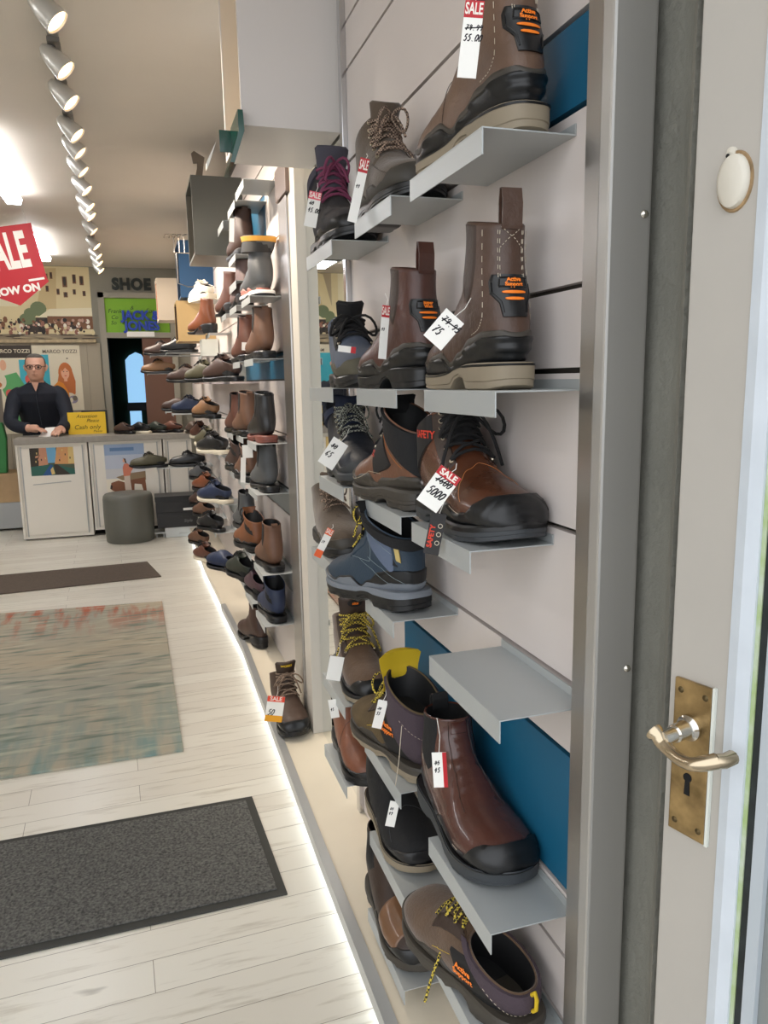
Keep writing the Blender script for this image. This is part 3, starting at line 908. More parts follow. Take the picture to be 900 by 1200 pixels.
# A6 low hiker
def active(loc, yaw, label, tongue=None, H=1, prof='low'):
    ex = {}
    if tongue: ex['tongue'] = tongue
    um = 11 if prof == 'low' else 13
    return shoe('walking_shoe' if prof == 'low' else 'hiking_boot', label, 'shoe' if prof == 'low' else 'boot', loc, yaw, prof, nub_br if prof == 'low' else mat('nubuck_olivebrown', (88,72,46), .8, bump=.3, bscale=200, var=.2, vscale=18), rub_o if prof == 'low' else rub_t, H=H, W=1.05, group=GB,
        sole=dict(zh=.032, zf=.022, split=.55, grow=.002), mid=rub_o,
        below=[('rand', zwave(0, .050, .044, .026), .0028, rub_o, dict(umax=um-1)), ],
        collar=(purp, um-8.2 if prof != 'low' else 2.6, .0045),
        patches=[('ankle_panel', lambda a, b: (7.0+(1.6 if prof == 'low' else 3.0)*a, (.70+.60*b) % 1), .0036, mat('nylon_black', (22,20,20), .7), 18)],
        laces=(lace_by, 5.4, um-1.3 if prof == 'low' else 8.6, 5, .10, dk_br, None, dict(loop=.038, end=.12 if prof == 'low' else .05, r=.0022)),
        side_text=[(orange_m, 'Active\nSupport', .088 if prof == 'low' else .082, .058 if prof == 'low' else .080, .0125, -1)], st_off=.0065,
        lines=[(stitch, [(um-2.2, .80), (um-2.3, .95), (um-1.8, 1.1)], True), (yel, [(5.7, .74), (7.0, .73)], False), (dk_br, [(3.2, .36), (4.2, .30), (5.2, .33)], False)], line_off=.0055, **ex)
r_, S_ = active((.458, .822, Z12), 12, 'low brown and black walking shoe with black and yellow laces on the bottom corner shelf')
g = MB(); g.tube([(0, -.004, .070), (0, -.010, .078), (0, -.014, .070), (0, -.013, .054), (0, -.006, .046)], [.003]*5, 8); g.build('heel_loop', yel, r_, smooth=True)
r_, S_ = active((.456, 1.180, Z10), 8, 'plum and olive boot with a bright yellow tongue and small orange print', (yel, 8.2, .090, .034, -.25), 1.0, 'hiker')
g = MB(); g.tube([(0, .004, .148), (0, -.006, .150), (0, -.010, .138), (0, -.009, .118), (0, -.003, .108)], [.003]*5, 8); g.build('heel_loop', yel, r_, smooth=True)
# B1 olive lace-up
shoe('walking_shoe', 'olive brown lace-up with speckled laces on the top shelf beside the largest boot', 'shoe', (.452, 1.478, Z0), 180, 'hiker', olive, rub_b, H=.95, group=GB, side=-1,
     sole=dict(zh=.032, zf=.022, split=.5, grow=.002), mid=rub_b,
     below=[('rand', zwave(0, .048, .055, .030), .003, mat('rubber_darkbrown', (58,54,48), .55), dict(umax=11))],
     tongue=(olive, 7, .060, .018, .15), laces=(lace_bt, 5.8, 12.2, 6, .105, olive, metal_e, dict(loop=.03, end=.035, r=.0026)),
     lines=[(dk_br, [(2.6, .27), (4.2, .34), (5.4, .35)], False), (dk_br, [(2.6, .73), (4.2, .66), (5.4, .65)], False)])
# B3 brown laced boot, black collar
shoe('safety_boot', 'brown laced safety boot in profile with black padded ankle, beside the glossy one', 'boot', (.446, 1.168, Z5), 3, 'hiker', mat('leather_mid_brown', (112,74,54), .34, bump=.2, bscale=90, var=.2, vscale=14), rub_o, H=1.0, L=.95, group=GB,
     sole=dict(zh=.036, zf=.024, split=.5, grow=.003, lug=.004), mid=rub_o,
     below=[('rand', zwave(0, .058, .052, .032), .0042, rub_o, dict(umax=11, wob=lambda p: .0008*sin(p.z*2*pi/.010)))],
     patches=[('side_panel', lambda a, b: (6.4+1.2*b*0+2.0*a, .62+.16*b), .0026, mat('nylon_black', (22,20,20), .7), 14), ('side_panel', lambda a, b: (6.4+2.0*a, .38-.16*b), .0026, mat('nylon_black', (22,20,20), .7), 14)],
     collar=(blk_su, 3.4, .0055), tongue=(blk_su, 7.4, .068, .010, .05),
     laces=(lace_k, 6.0, 12.3, 5, .10, blk_su, metal_e, dict(loop=.028, end=.03)),
     lines=[(stitch, [(1, .77), (3, .80), (4.6, .775), (6, .75), (7.2, .79)], False), (stitch_o, [(9.7, .63), (9.2, .72), (9.5, .85)], False)],
     side_text=[(redp, 'TX', .135, .088, .016, -1)], line_off=.0045)
# B4 blue grey hiker
shoe('hiking_boot', 'blue-grey hiking boot with padded black collar and pale grey sole', 'boot', (.446, 1.222, Z7+.004), 13, 'hiker', navy_t, rub_b, H=1.0, W=1.06, pitch=-3.5, group=GB, lin=blk_su,
     sole=dict(zh=.036, zf=.028, split=.66, grow=.003, lug=.004), mid=mid_g,
     below=[('heel_rand', zwave(0, .074, .046, .030), .0026, rub_b, dict(umax=11)), ('midsole_wave', zwave(0, .052, .044, .028), .0045, mid_g, dict(umax=11))],
     patches=[('ankle_mesh', lambda a, b: (9.3+3.5*a, .56+.30*b), .0022, grey_sh, 18), ('ankle_mesh', lambda a, b: (9.3+3.5*a, .44-.30*b), .0022, grey_sh, 18),
              ('heel_strip', lambda a, b: (10.6+2.2*a, .88+.03*b), .0040, mat('strip_gold', (196,172,104), .6), 6)],
     collar=(blk_su, 1.2, .009), tongue=(blk_su, 8, .092, .010, .1), laces=(lace_by, 6.0, 12.2, 7, .10, navy_t, blackm, dict(loop=.03, end=.05)),
     lines=[(mat('piping_grey', (120,136,140), .5), [(8.2, .72), (9.0, .80), (9.3, .9), (9.3, 1.0)], False), (MATS['piping_grey'], [(7.2, .70), (8.0, .77), (8.6, .9), (8.7, 1.0)], False),
            (MATS['piping_grey'], [(6.2, .66), (8.2, .74), (9.6, .70), (10.6, .64)], False), (MATS['piping_grey'], [(10.8, .60), (11.2, .72), (11.0, .86)], False)], line_off=.003)
# B6 black suede
shoe('pull_on_boot', 'black suede pull-on boot with thin pale sole, under the yellow-tongued boot', 'boot', (.444, 1.482, Z12), 180, 'boot', blk_su, rub_t, H=.8, group=GB, side=-1,
     sole=dict(zh=.030, zf=.020, split=.97, lug=.001, arch=.004), mid=rub_b, gore=blackm, gore_u=8.6,
     below=[('rand', zwave(0, .050, .046, .028), .0022, blk_l, dict(umax=10))], lines=[(rub_dg, [(3, .30), (4.2, .40), (4.6, .5), (4.2, .6), (3, .70)], False)])
# B7
shoe('work_boot', 'dark brown boot with tan toe on the lowest shelf, half behind the low brown shoe', 'boot', (.436, 1.470, Z14), 180, 'boot', dk_br, rub_o, H=.78, group=GB, side=-1,
     sole=dict(zh=.032, zf=.022), below=[('rand', zwave(0, .05, .050, .028), .003, rub_b, dict(umax=10))],
     patches=[('vamp_panel', lambda a, b: (2.4+2.8*a, .22+.56*b), .0018, br_gl, 14)], gore=blackm, gore_u=8.6)
# C1
shoe('snow_boot', 'charcoal boot with purple laces, on the highest shelf next to the white cube', 'boot', (.446, 1.842, Z0), 180, 'hiker', mat('suede_charcoal', (52,50,52), .85, bump=.3, bscale=200), rub_b, H=1.2, group=GB, side=-1,
     sole=dict(zh=.030, zf=.022, grow=.002), below=[('rand', zwave(0, .045, .048, .026), .003, rub_b, dict(umax=10))],
     collar=(mat('fabric_charcoal', (66,64,74), .85), 1.4, .006), tongue=(mat('fabric_charcoal', (66,64,74), .85), 7.4, .078, .030, .05),
     laces=(lace_p, 6.2, 12.2, 5, .12, None, None, dict(loop=.03, end=.04, r=.003)))
# C2
shoe('trekking_shoe', 'grey and olive trekking shoe tangled in black laces beside the mirror', 'shoe', (.456, 1.732, Z3), 176, 'hiker', mat('suede_slate', (84,92,108), .8, bump=.3, bscale=200), rub_b, H=.6, W=1.0, group=GB, side=-1,
     sole=dict(zh=.030, zf=.022), below=[('rand', zwave(0, .045, .056, .034), .003, mat('suede_oliverand', (84,80,66), .8), dict(umax=11))],
     tongue=(blk_su, 7, .062, .026, .2), laces=(lace_k, 5.8, 12.2, 6, .12, blk_su, metal_e, dict(loop=.055, end=.06, r=.003)))
# C3
shoe('snow_boot', 'navy fabric boot with tall blue tongue and speckled laces beside the mirror', 'boot', (.450, 1.760, Z5), 180, 'hiker', mat('leather_inkblack', (30,34,44), .5, bump=.2, bscale=100), rub_b, H=.85, group=GB, side=-1,
     sole=dict(zh=.036, zf=.026, grow=.003), mid=rub_dg, below=[('rand', zwave(0, .05, .054, .032), .003, rub_dg, dict(umax=10))],
     collar=(navy_f, 1.6, .006), tongue=(navy_f, 7, .074, .012, .35), laces=(lace_mat('lace_black_grey', (18,20,24), (150,152,140), 260), 5.8, 12.3, 7, .12, blackm, metal_e, dict(loop=.035, end=.05)))
# C4
shoe('hiking_boot', 'dark olive boot half hidden by the post, orange price tag in front of it', 'boot', (.446, 1.935, Z7), 180, 'hiker', olive, rub_b, H=.8, group=GB, side=-1, q=.7,
     below=[('rand', zwave(0, .045, .048, .028), .003, rub_o, dict(umax=10))], tongue=(olive, 7, .06, .02, .1), laces=(lace_bt, 6, 12.2, 5, .105, None, None, dict(loop=.03, end=.04)))
# C5
shoe('hiking_boot', 'brown boot with a round badge on its tongue and yellow-flecked laces', 'boot', (.458, 1.800, Z10), 180, 'hiker', nub_br, rub_t, H=1.0, group=GB, side=-1,
     sole=dict(zh=.032, zf=.022, split=.6, grow=.003), mid=rub_b, below=[('toe_guard', zwave(0, .05, .060, .030), .0036, rub_b, dict(umax=10))],
     tongue=(dk_br, 7, .078, .034, .1), tongue_logo=(orange_m, 'site', .011, blackm),
     laces=(lace_by, 5.8, 12.3, 6, .12, dk_br, metal_e, dict(loop=.04, end=.09, r=.0026)))
# C6
shoe('pull_on_boot', 'chestnut pull-on boot with dark sole under the badge-tongued boot', 'boot', (.448, 1.800, Z12), 180, 'boot', mat('leather_chestnut', (122,74,52), .42, bump=.25, bscale=100, var=.2, vscale=12), rub_b, H=.8, group=GB, side=-1,
     sole=dict(zh=.032, zf=.022), below=[('rand', zwave(0, .045, .040, .026), .0028, rub_b, dict(umax=10))], gore=blk_su, gore_u=8.6,
     lines=[(dk_br, [(5.4, .28), (6.2, .4), (6.4, .5), (6.2, .6), (5.4, .72)], False)])
# boot standing on the plinth
shoe('work_boot', 'dark brown laced work boot standing alone on the plinth with a red and yellow tag', 'boot', (.406, 2.610, .0705), 183, 'hiker', mat('leather_umber', (70,52,42), .55, bump=.3, bscale=120, var=.2, vscale=14), rub_b, H=1.0, W=1.0,
     group='boots standing on the plinth', sole=dict(zh=.032, zf=.022, grow=.002),
     below=[('toe_guard', zwave(0, .045, .058, .030), .003, rub_b, dict(umax=10))], tongue=(dk_br, 7, .075, .030, .05),
     tongue_logo=(mat('print_yellow', (236,196,40), .6), 'WORKS', .011, None),
     laces=(lace_bt, 5.8, 12.3, 6, .115, None, metal_e, dict(loop=.055, end=.07, r=.0026)))
# ------------------------------------------------------------------ price cards
CAM = Vector((0, 0, CAMH))
def card_tag(pos, w, h, roll, label, price=None, header=None, turn=0, m=None, name='price_tag', cat='price tag', group='hanging price cards', old=None, string=.02, hcol=None, foot=None, red_side=False, pitch=0, bs=1):
    p = Vector(pos); n = CAM-p; n.z = 0; n.normalize()
    n = Matrix.Rotation(R(turn), 3, 'Z') @ n
    rt = Vector((0, 0, 1)).cross(n).normalized(); up = Vector((0, 0, 1))
    Mr = Matrix.Rotation(R(-roll), 3, n); rt = Mr @ rt; up = Mr @ up
    if pitch: Mp = Matrix.Rotation(R(pitch), 3, rt); up = Mp @ up
    F = frame(p, rt, up)
    root = MB().box(-w/2, w/2, -h/2, h/2, -.0004, .0004).build(name, m or card)
    root.matrix_world = F; tag(root, label, cat, group)
    if header:
        hh = h*.22 if h > w else h*.3
        MB().box(-w/2, w/2, h/2-hh, h/2, .00042, .0006).build('sale_header', hcol or red_m, root)
        vs, fs = text_verts(header, hh*.95, bold=.0004)
        k = max(v[0] for v in vs)*2; s = min(1, w*.92/k)
        g = MB(); g.add([(a*s, b+h/2-hh/2, .0008) for a, b, c in vs], fs); g.build('sale_text', white_letter, root)
    if red_side: MB().box(w*.22, w/2, -h/2, h/2, .00042, .0006).build('sale_header', red_m, root)
    if foot: MB().box(-w/2, w/2, -h/2, -h/2+h*.25, .00042, .0006).build('coloured_foot', foot, root)
    if price:
        g = MB(); hh = w*.36*bs
        top = .12*h if header else .15*h
        if old: strokes(g, old, -w*.36, top, hh*.8, w*.16, w*.019*bs+.0003, .2, strike=True)
        strokes(g, price, -w*.40, top-hh*1.6, hh, w*.17, w*.023*bs+.0003, .25)
        g.build('handwriting', ink, root)
    if string:
        g = MB(); g.tube([(0, h/2-.002, 0), (.003, h/2+string*.5, -.002), (0, h/2+string, -.008)], .0005, 5); g.build('string', card, root)
    return root
card_tag((.375, .840, 1.597), .021, .078, 7, 'long white sale card with red heading hung on the topmost brown boot', '55.00', 'SALE', old='79.99', bs=.9)
card_tag((.376, .925, 1.292), .030, .044, 42, 'diamond-hung white card with handwritten prices beside the tall pull-tab boot', '75', old='79.95', string=.03)
card_tag((.380, 1.315, 1.548), .016, .105, 14, 'long folded card hanging in front of the olive brown lace-up', '49', 'SALE', string=.01)
card_tag((.378, 1.66, 1.588), .026, .072, 12, 'white sale card with pale red heading hanging from the purple-laced boot', '45.00', 'SALE', old='60', hcol=mat('sale_pink', (226,96,112), .6))
card_tag((.386, 1.205, 1.306), .014, .085, 6, 'thin white card seen nearly edge-on against the dark red-brown boot', '49', 'SALE', turn=25)
card_tag((.386, 1.44, 1.289), .034, .012, 8, 'small red and white ticket tucked under the black laces of the trekking shoe', None, None, red_side=True, string=0)
card_tag((.380, 1.552, 1.080), .036, .062, 35, 'white card tied to the laces of the navy boot', '65', string=.03, old='80')
card_tag((.366, .920, 1.088), .032, .056, 36, 'white sale card reading 5000 on the glossy laced safety boot', '5000', 'SALE', old='7600', string=.012)
r_ = card_tag((.372, .950, 1.022), .021, .058, 12, 'black and red printed swing tag below the 5000 card', None, None, m=mat('tag_black', (30,27,27), .5), name='swing_tag', cat='label tag', string=.03)
vs, fs = text_verts('SAFETY', .0095, bold=.0004)
g = MB().add([(-b-.0045, a-.004, .0008) for a, b, c in vs], fs); g.build('red_print', redp, r_)
g = MB()
for yy in (-.012, .0, .012): g.lathe([(.0034, .0007), (.0024, .0007)], c=(.005, yy, 0), n=12)
g.build('pictograms', stitch, r_)
card_tag((.378, 1.655, .868), .017, .072, 28, 'orange-tipped white tag hanging beside the steel post above the blue boot reflection', '39', 'SALE', hcol=mat('tag_orange', (232,96,44), .6), foot=mat('tag_orange', (0,0,0)), string=.01)
card_tag((.376, 1.575, .598), .032, .056, 12, 'blank white card on the boot with the badge tongue', None, string=.03)
card_tag((.383, 1.63, .478), .020, .046, -8, 'small white card showing under the shelf above the chestnut boot', '45', string=0)
card_tag((.384, 1.265, .622), .018, .056, 14, 'narrow white card on the plum and olive yellow-tongued boot', '55', old='70')
card_tag((.382, .962, .667), .021, .055, -3, 'white card with a red edge on the burgundy slip-on boot', '45', old='95', red_side=True, string=.05)
card_tag((.384, 1.20, .459), .017, .050, 12, 'white card hanging over the black suede boot', '49', old='55')
card_tag((.352, 2.335, .182), .056, .088, 10, 'red, white and yellow printed tag on the lone boot on the plinth', '50', 'SALE', hcol=mat('tag_redorange', (226,70,44), .6), foot=mat('tag_yellow', (230,160,30), .6), string=.03)
g = MB(); g.tube([(.384, 1.140, .655), (.375, 1.13, .60), (.368, 1.13, .555)], .0007, 5)
tag(g.build('plastic_tie', stitch), 'thin clear plastic tie dangling between the yellow-tongued boot and the burgundy boot', 'tag tie')

# ------------------------------------------------------------------ rear wall shoes
G2 = 'silver shelves of the rear shoe wall'
GS = 'shoes on the rear wall shelves'
def lea(name, c, r=.45, **k): return mat('far_'+name, c, r, var=.18, vscale=14, **k)
FR = {'rust': (92,54,40), 'brown': (98,68,50), 'choc': (66,46,38), 'black': (26,26,28), 'grey': (74,76,78), 'navy': (34,46,74), 'tan': (132,96,64), 'olive': (78,74,54), 'orange': (118,72,42), 'mauve': (112,92,90), 'green': (40,46,38), 'plum': (74,50,58), 'white': (220,212,196), 'cognac': (112,62,36)}
FL = {k: lea(k, v, .32 if k in ('black', 'cognac') else .5) for k, v in FR.items()}
cream_sole = mat('sole_cream', (222,212,190), .6)
def far(kind, x, y, z, yaw, c, label, sh=True, s=1, sole_c=None, cat=None, shx=None, grp=GS, q=.6, shl=None):
    sc_ = sole_c or rub_b
    if sh: yaw *= .42
    kw = dict(q=q, group=grp, L=.95*s, W=.95*s)
    a = (x, y, z)
    lab = label
    if kind == 'chelsea': shoe('ankle_boot', lab, 'boot', a, yaw, 'boot', FL[c], sc_, H=.85*s, gore=blackm, gore_u=8.8, sole=dict(zh=.028, zf=.018, lug=0), tab=(FL[c], .022, .010), **kw)
    elif kind == 'lace': shoe('lace_up_boot', lab, 'boot', a, yaw, 'hiker', FL[c], sc_, H=.85*s, tongue=(FL[c], 7, .06, .008, .1), laces=(lace_k if c != 'black' else lace_bt, 6, 12, 5, .1, None, None, dict(loop=.03, end=.04, r=.003)), sole=dict(zh=.028, zf=.018, lug=0), below=[('rand', zwave(0, .045, .042, .024), .003, sc_, dict(umax=9))], **kw)
    elif kind == 'low': shoe('casual_shoe', lab, 'shoe', a, yaw, 'low', FL[c], sc_, tongue=(FL[c], 6.6, .05, .012, .2), laces=(lace_k, 5.2, 8.6, 4, .1, None, None, dict(loop=.02, end=.025, r=.0028)), sole=dict(zh=.024, zf=.018, lug=0, arch=.003), **kw)
    elif kind == 'slip': shoe('slip_on_shoe', lab, 'shoe', a, yaw, 'slip', FL[c], sc_, sole=dict(zh=.022, zf=.015, lug=0, arch=.002), **kw)
    elif kind == 'trainer': shoe('trainer', lab, 'shoe', a, yaw, 'low', FL[c], cream_sole, tongue=(FL[c], 6.6, .055, .02, .2), laces=(mat('lace_white', (226,220,206), .8), 5.2, 9, 4, .1, None, None, dict(loop=.02, end=.03, r=.003)), sole=dict(zh=.036, zf=.028, lug=0, arch=.002, grow=.004), **kw)
    elif kind == 'heel': shoe('heeled_boot', lab, 'boot', a, yaw, 'boot', FL[c], sc_, H=.9*s, sole=dict(zh=.052, zf=.014, heel=1, lug=0), **{**kw, 'W': .8*s})
    elif kind == 'wellie':
        shoe('wellington_boot', lab, 'boot', a, yaw, 'well', FL[c], sc_, H=.62, W=1.12, L=.95, q=q, group=grp, sole=dict(zh=.022, zf=.018, lug=0), mid=card,
             collar=(mat('lining_mustard', (206,150,60), .8), 1.1, .003), below=[('red_band', zwave(0, .032, .024, .022), .002, mat('stripe_pink', (214,150,140), .6), dict(umax=9))])
    if sh:
        x0 = .388 if shx is None else shx
        d0 = y-.01
        n_ = {'chelsea': 'ankle boot', 'lace': 'lace-up boot', 'low': 'low shoe', 'slip': 'slip-on shoe', 'trainer': 'trainer', 'heel': 'heeled boot', 'wellie': 'wellington'}[kind]
        if abs(yaw) > 90: d0 = y-.26
        shelf(d0-.01, d0+.215, z, shl or ('silver shelf under the '+label), x0, group=G2, lip=.024)
D = .06
for a in [
 ('wellie', .447, 2.745, 1.525, 1, 'grey', 'grey wellington with mustard lining and striped sole'),
 ('chelsea', .447, 2.745, 1.312, 1, 'brown', 'brown ankle boot nearest the steel post'),
 ('chelsea', .444, 2.765, 1.010, 1, 'black', 'shiny black ankle boot with reddish sole'),
 ('chelsea', .450, 2.800, .822, 1, 'grey', 'dark grey ankle boot below the shiny black one'),
 ('chelsea', .447, 2.745, .530, 1, 'brown', 'brown stitched boot beside the steel post'),
 ('lace', .450, 2.755, .330, 1, 'navy', 'navy boot low down beside the steel post'),
 ('chelsea', .440, 3.080, 1.715, 4, 'choc', 'dark brown boot high up with a white card at its side'),
 ('heel', .440, 3.130, 1.530, 3, 'mauve', 'mauve-grey heeled boot left of the wellington'),
 ('chelsea', .440, 3.110, 1.312, 3, 'rust', 'reddish boot standing behind the nearest brown ankle boot'),
 ('chelsea', .430, 3.120, 1.010, 3, 'brown', 'mid brown boot with dark sole left of the shiny black one'),
 ('lace', .430, 3.130, .822, 3, 'brown', 'brown lace-up with long white card, left of the dark grey boot'),
 ('lace', .430, 3.050, .540, 20, 'orange', 'orange tan lace-up boot angled outward'),
 ('low', .430, 3.310, .350, 30, 'green', 'dark green low shoe above the brown heeled boot'),
 ('low', .445, 3.075, .330, 5, 'plum', 'plum shoe tucked left of the navy boot'),
 ('heel', .440, 3.500, 1.530, 20, 'rust', 'rust red heeled boot behind the mauve one'),
 ('chelsea', .435, 3.480, 1.000, 3, 'rust', 'rust boot behind the mid brown boot'),
 ('lace', .430, 3.480, .822, 5, 'choc', 'dark chocolate lace-up behind the brown one with the card'),
 ('chelsea', .440, 3.400, .560, 2, 'grey', 'charcoal boot behind the orange tan lace-up'),
 ('slip', .410, 3.620, .320, 60, 'navy', 'large navy clog pointing out into the shop'),
 ('low', .430, 3.440, 1.235, 25, 'choc', 'dark brown low shoe nearest on the long glass shelf'),
 ('low', .430, 4.280, 1.235, 35, 'olive', 'olive low shoe in the middle of the glass shelf'),
 ('low', .430, 5.250, 1.235, 60, 'choc', 'chocolate low shoe at the far end of the glass shelf'),
 ('heel', .420, 4.350, 1.500, 55, 'cognac', 'cognac ankle boot with pointed toe in profile'),
 ('trainer', .430, 4.500, 1.690, 40, 'white', 'cream trainer with thick white sole below the grey cube'),
 ('low', .420, 4.450, 1.030, 50, 'tan', 'tan and black low shoe under the glass shelf'),
 ('low', .430, 4.150, .850, 60, 'black', 'black low shoe with cream sole, nearest of its row'),
 ('low', .430, 4.650, .850, 45, 'olive', 'olive grey low shoe with pale sole'),
 ('low', .430, 5.350, .850, 35, 'rust', 'rust low shoe at the end of the pale-soled row'),
 ('slip', .430, 5.900, .850, 35, 'choc', 'chocolate slip-on behind the rust low shoe'),
 ('low', .430, 4.120, .585, 70, 'navy', 'dark navy and orange low shoe with pale sole'),
 ('low', .420, 4.750, .560, 55, 'cognac', 'cognac low shoe behind the navy and orange one'),
 ('low', .430, 5.350, .560, 50, 'grey', 'grey low shoe behind the cognac one'),
 ('low', .430, 4.650, .330, 55, 'black', 'black and tan low shoe near the floor'),
 ('low', .420, 5.150, .330, 45, 'brown', 'brown low shoe near the floor with white card'),
 ('low', .420, 5.650, .330, 40, 'choc', 'chocolate low shoe near the floor, furthest back')]:
    if a[5] in ('black', 'olive', 'navy', 'rust') and a[0] == 'low' and a[3] in (.85, .585): far(*a, sole_c=cream_sole)
    elif a[3] == 1.010 and a[5] == 'black': far(*a, sole_c=mat('sole_redbrown', (112,62,52), .5))
    elif a[3] == 1.235: far(*a, sh=False)
    else: far(*a)
far('heel', .452, 3.230, .0705, 12, 'choc', 'dark brown heeled ankle boot standing on the plinth', sh=False, grp='boots standing on the plinth')
far('low', .400, 4.95, .0705, 20, 'rust', 'reddish brown shoe on the far part of the plinth', sh=False, sole_c=cream_sole, grp='boots standing on the plinth')
far('low', .400, 5.50, .0705, 20, 'brown', 'small brown shoe furthest along the plinth', sh=False, grp='boots standing on the plinth')
# long glass shelf
gl = mat('shelf_glass', (205,214,208), .08, spec=.6)
o_ = MB().box(.385, .5088, 3.40, 5.65, 1.225, 1.234).build('glass_shelf', mat('glass_shelf_pinkish', (222,204,198), .12), bevel=.001); tag(o_, 'long pale glass shelf carrying three low shoes on the rear wall', 'shelf')
# three bare shelves at the top of the rear wall
for (y, z, l) in ((2.75, 1.912, 'bare silver shelf nearest the brown metal post cap'), (3.01, 1.90, 'bare silver shelf just behind the first bare one'), (3.41, 1.905, 'bare silver shelf in front of the grey cube'),
                  (3.08, 1.62, 'small bare silver shelf under the dark brown boot with the card'), (3.70, 1.37, 'bare silver shelf left of the reddish boot')):
    shelf(y, y+.22, z, l, group=G2)
# projecting shelves by the counter
shelf(5.98, 6.28, .598, 'silver shelf sticking out in front of the counter with two dark shoes', .10, .5088, group=G2)
far('low', .175, 6.09, .599, 88, 'olive', 'olive laced shoe on the shelf sticking out in front of the counter', sh=False)
far('low', .46, 6.05, .599, 80, 'black', 'black shoe behind the olive laced one', sh=False)
for (x, y, z, yaw, c, k, l) in [(.30, 6.48, 1.312, 75, 'tan', 'low', 'tan shoe high on a wire shelf right of the brown door'), (.33, 6.45, 1.452, 75, 'choc', 'low', 'dark shoe above the tan one on the wire shelf'),
     (.43, 5.85, 1.452, 65, 'black', 'low', 'black shoe on the higher wire shelf'), (.40, 5.80, 1.03, 60, 'choc', 'slip', 'dark slip-on above the counter end'), (.43, 5.35, 1.03, 50, 'navy', 'low', 'navy shoe above the pale-soled row')]:
    far(k, x, y, z, yaw, c, l, sh=False); 
    shelf(y-.1, y+.16, z-.001, 'silver ledge under the '+l, x-.22, .5088, group=G2, lip=.012)
for i, (x, c, l) in enumerate([(-.06, 'choc', 'flat brown shoe nearest the yellow notice on the worktop'), (.07, 'black', 'flat black shoe with pale lining on the worktop'), (.20, 'green', 'dark green flat shoe on the worktop'), (.33, 'rust', 'rust flat shoe at the wall end of the worktop')]):
    far('slip', x, 6.68, .8235, 38, c, l, sh=False, s=.85, sole_c=cream_sole if i == 1 else None, grp='flat shoes on the worktop')
card_tag((.375, 3.02, 1.793), .018, .085, 4, 'white card beside the dark brown boot high on the rear wall', None, string=0)
card_tag((.378, 3.06, .885), .020, .10, 4, 'long white card on the brown lace-up of the rear wall', None, string=0)
card_tag((.39, 2.99, .965), .040, .05, 0, 'round-looking white card between the rear boots', None, string=0)
card_tag((.40, 2.98, 1.365), .028, .030, 4, 'small white card on the shelf edge by the nearest rear brown boot', None, string=0)

# display cubes ------------------------------------------------------
def cube(name, label, x0, x1, y0, y1, z0, z1, m, inner, t=.012):
    """open towards -x"""
    mb = MB(); mb.box(x0, x1, y0, y0+t, z0, z1); mb.box(x0, x1, y1-t, y1, z0, z1); mb.box(x0, x1, y0+t, y1-t, z0, z0+t); mb.box(x0, x1, y0+t, y1-t, z1-t, z1)
    mb.box(x1-t, x1, y0+t, y1-t, z0+t, z1-t, 1)
    mb.box(x0+.002, x1-t, y0+t, y0+t+.001, z0+t, z1-t, 1); mb.box(x0+.002, x1-t, y1-t-.001, y1-t, z0+t, z1-t, 1); mb.box(x0+.002, x1-t, y0+t, y1-t, z0+t, z0+t+.001, 1)
    o = mb.build(name, [m, inner], bevel=.0012); tag(o, label, 'display cube'); return o
cube('display_cube', 'big white open-fronted display cube high above the mirror', .272, .5088, 1.905, 2.235, 1.82, 2.305, mat('cube_white', (216,210,206), .4), mat('cube_inner', (226,212,192), .5))
cube('display_cube', 'dark grey open display cube behind the bare silver shelves', .285, .5088, 3.66, 4.02, 1.80, 2.14, mat('cube_grey', (92,92,86), .4), mat('cube_grey_in', (98,92,80), .5))
cube('display_cube', 'blue display cube behind and below the grey one', .300, .5088, 5.15, 5.5, 1.77, 2.12, mat('cube_blue', (44,82,120), .45), mat('cube_blue_in', (34,58,84), .5))
cube('display_cube', 'pale beige display cube with orange interior near the green notice', .185, .5088, 6.2, 6.5, 1.71, 2.02, mat('cube_beige', (206,192,172), .5), mat('cube_orange_in', (190,122,84), .6))
cube('display_cube', 'tan display cube with dark brown inside under the blue one', .270, .5088, 5.2, 5.5, 1.50, 1.755, mat('cube_tan', (190,160,110), .5), mat('cube_brown_in', (70,48,30), .6))
# glass bracket below the white cube
gb = empty('sign_holder', (.26, 2.02, 1.80)); tag(gb, 'green-edged glass and white plate holder clipped under the white cube corner', 'bracket')
gg = mat('green_glass', (20,74,62), .1, spec=.6)
MB().prism([(.0, .045), (.012, .045), (.014, .0), (-.012, -.07), (-.022, -.07), (.0, -.002)], 1, -.14, .0).build('glass_plate', gg, gb)
MB().box(-.028, .004, .0, .004, -.01, .04).build('glass_back', gg, gb)
MB().prism([(-.030, .03), (-.026, .04), (-.048, -.02), (-.056, -.036), (-.056, -.020)], 1, .06, .085).build('white_plate', card, gb)
bk = MB().prism([(0, 0), (.03, 0), (.045, .085), (.0, .11), (-.012, .10), (-.006, .06), (.012, .062), (.010, .04)], 1, 0, .02).build('cube_bracket', mat('bracket_brown', (110,98,84), .5)); bk.location = (.31, 3.7, 2.141)
tag(bk, 'curved brownish bracket standing on top of the grey cube', 'bracket')
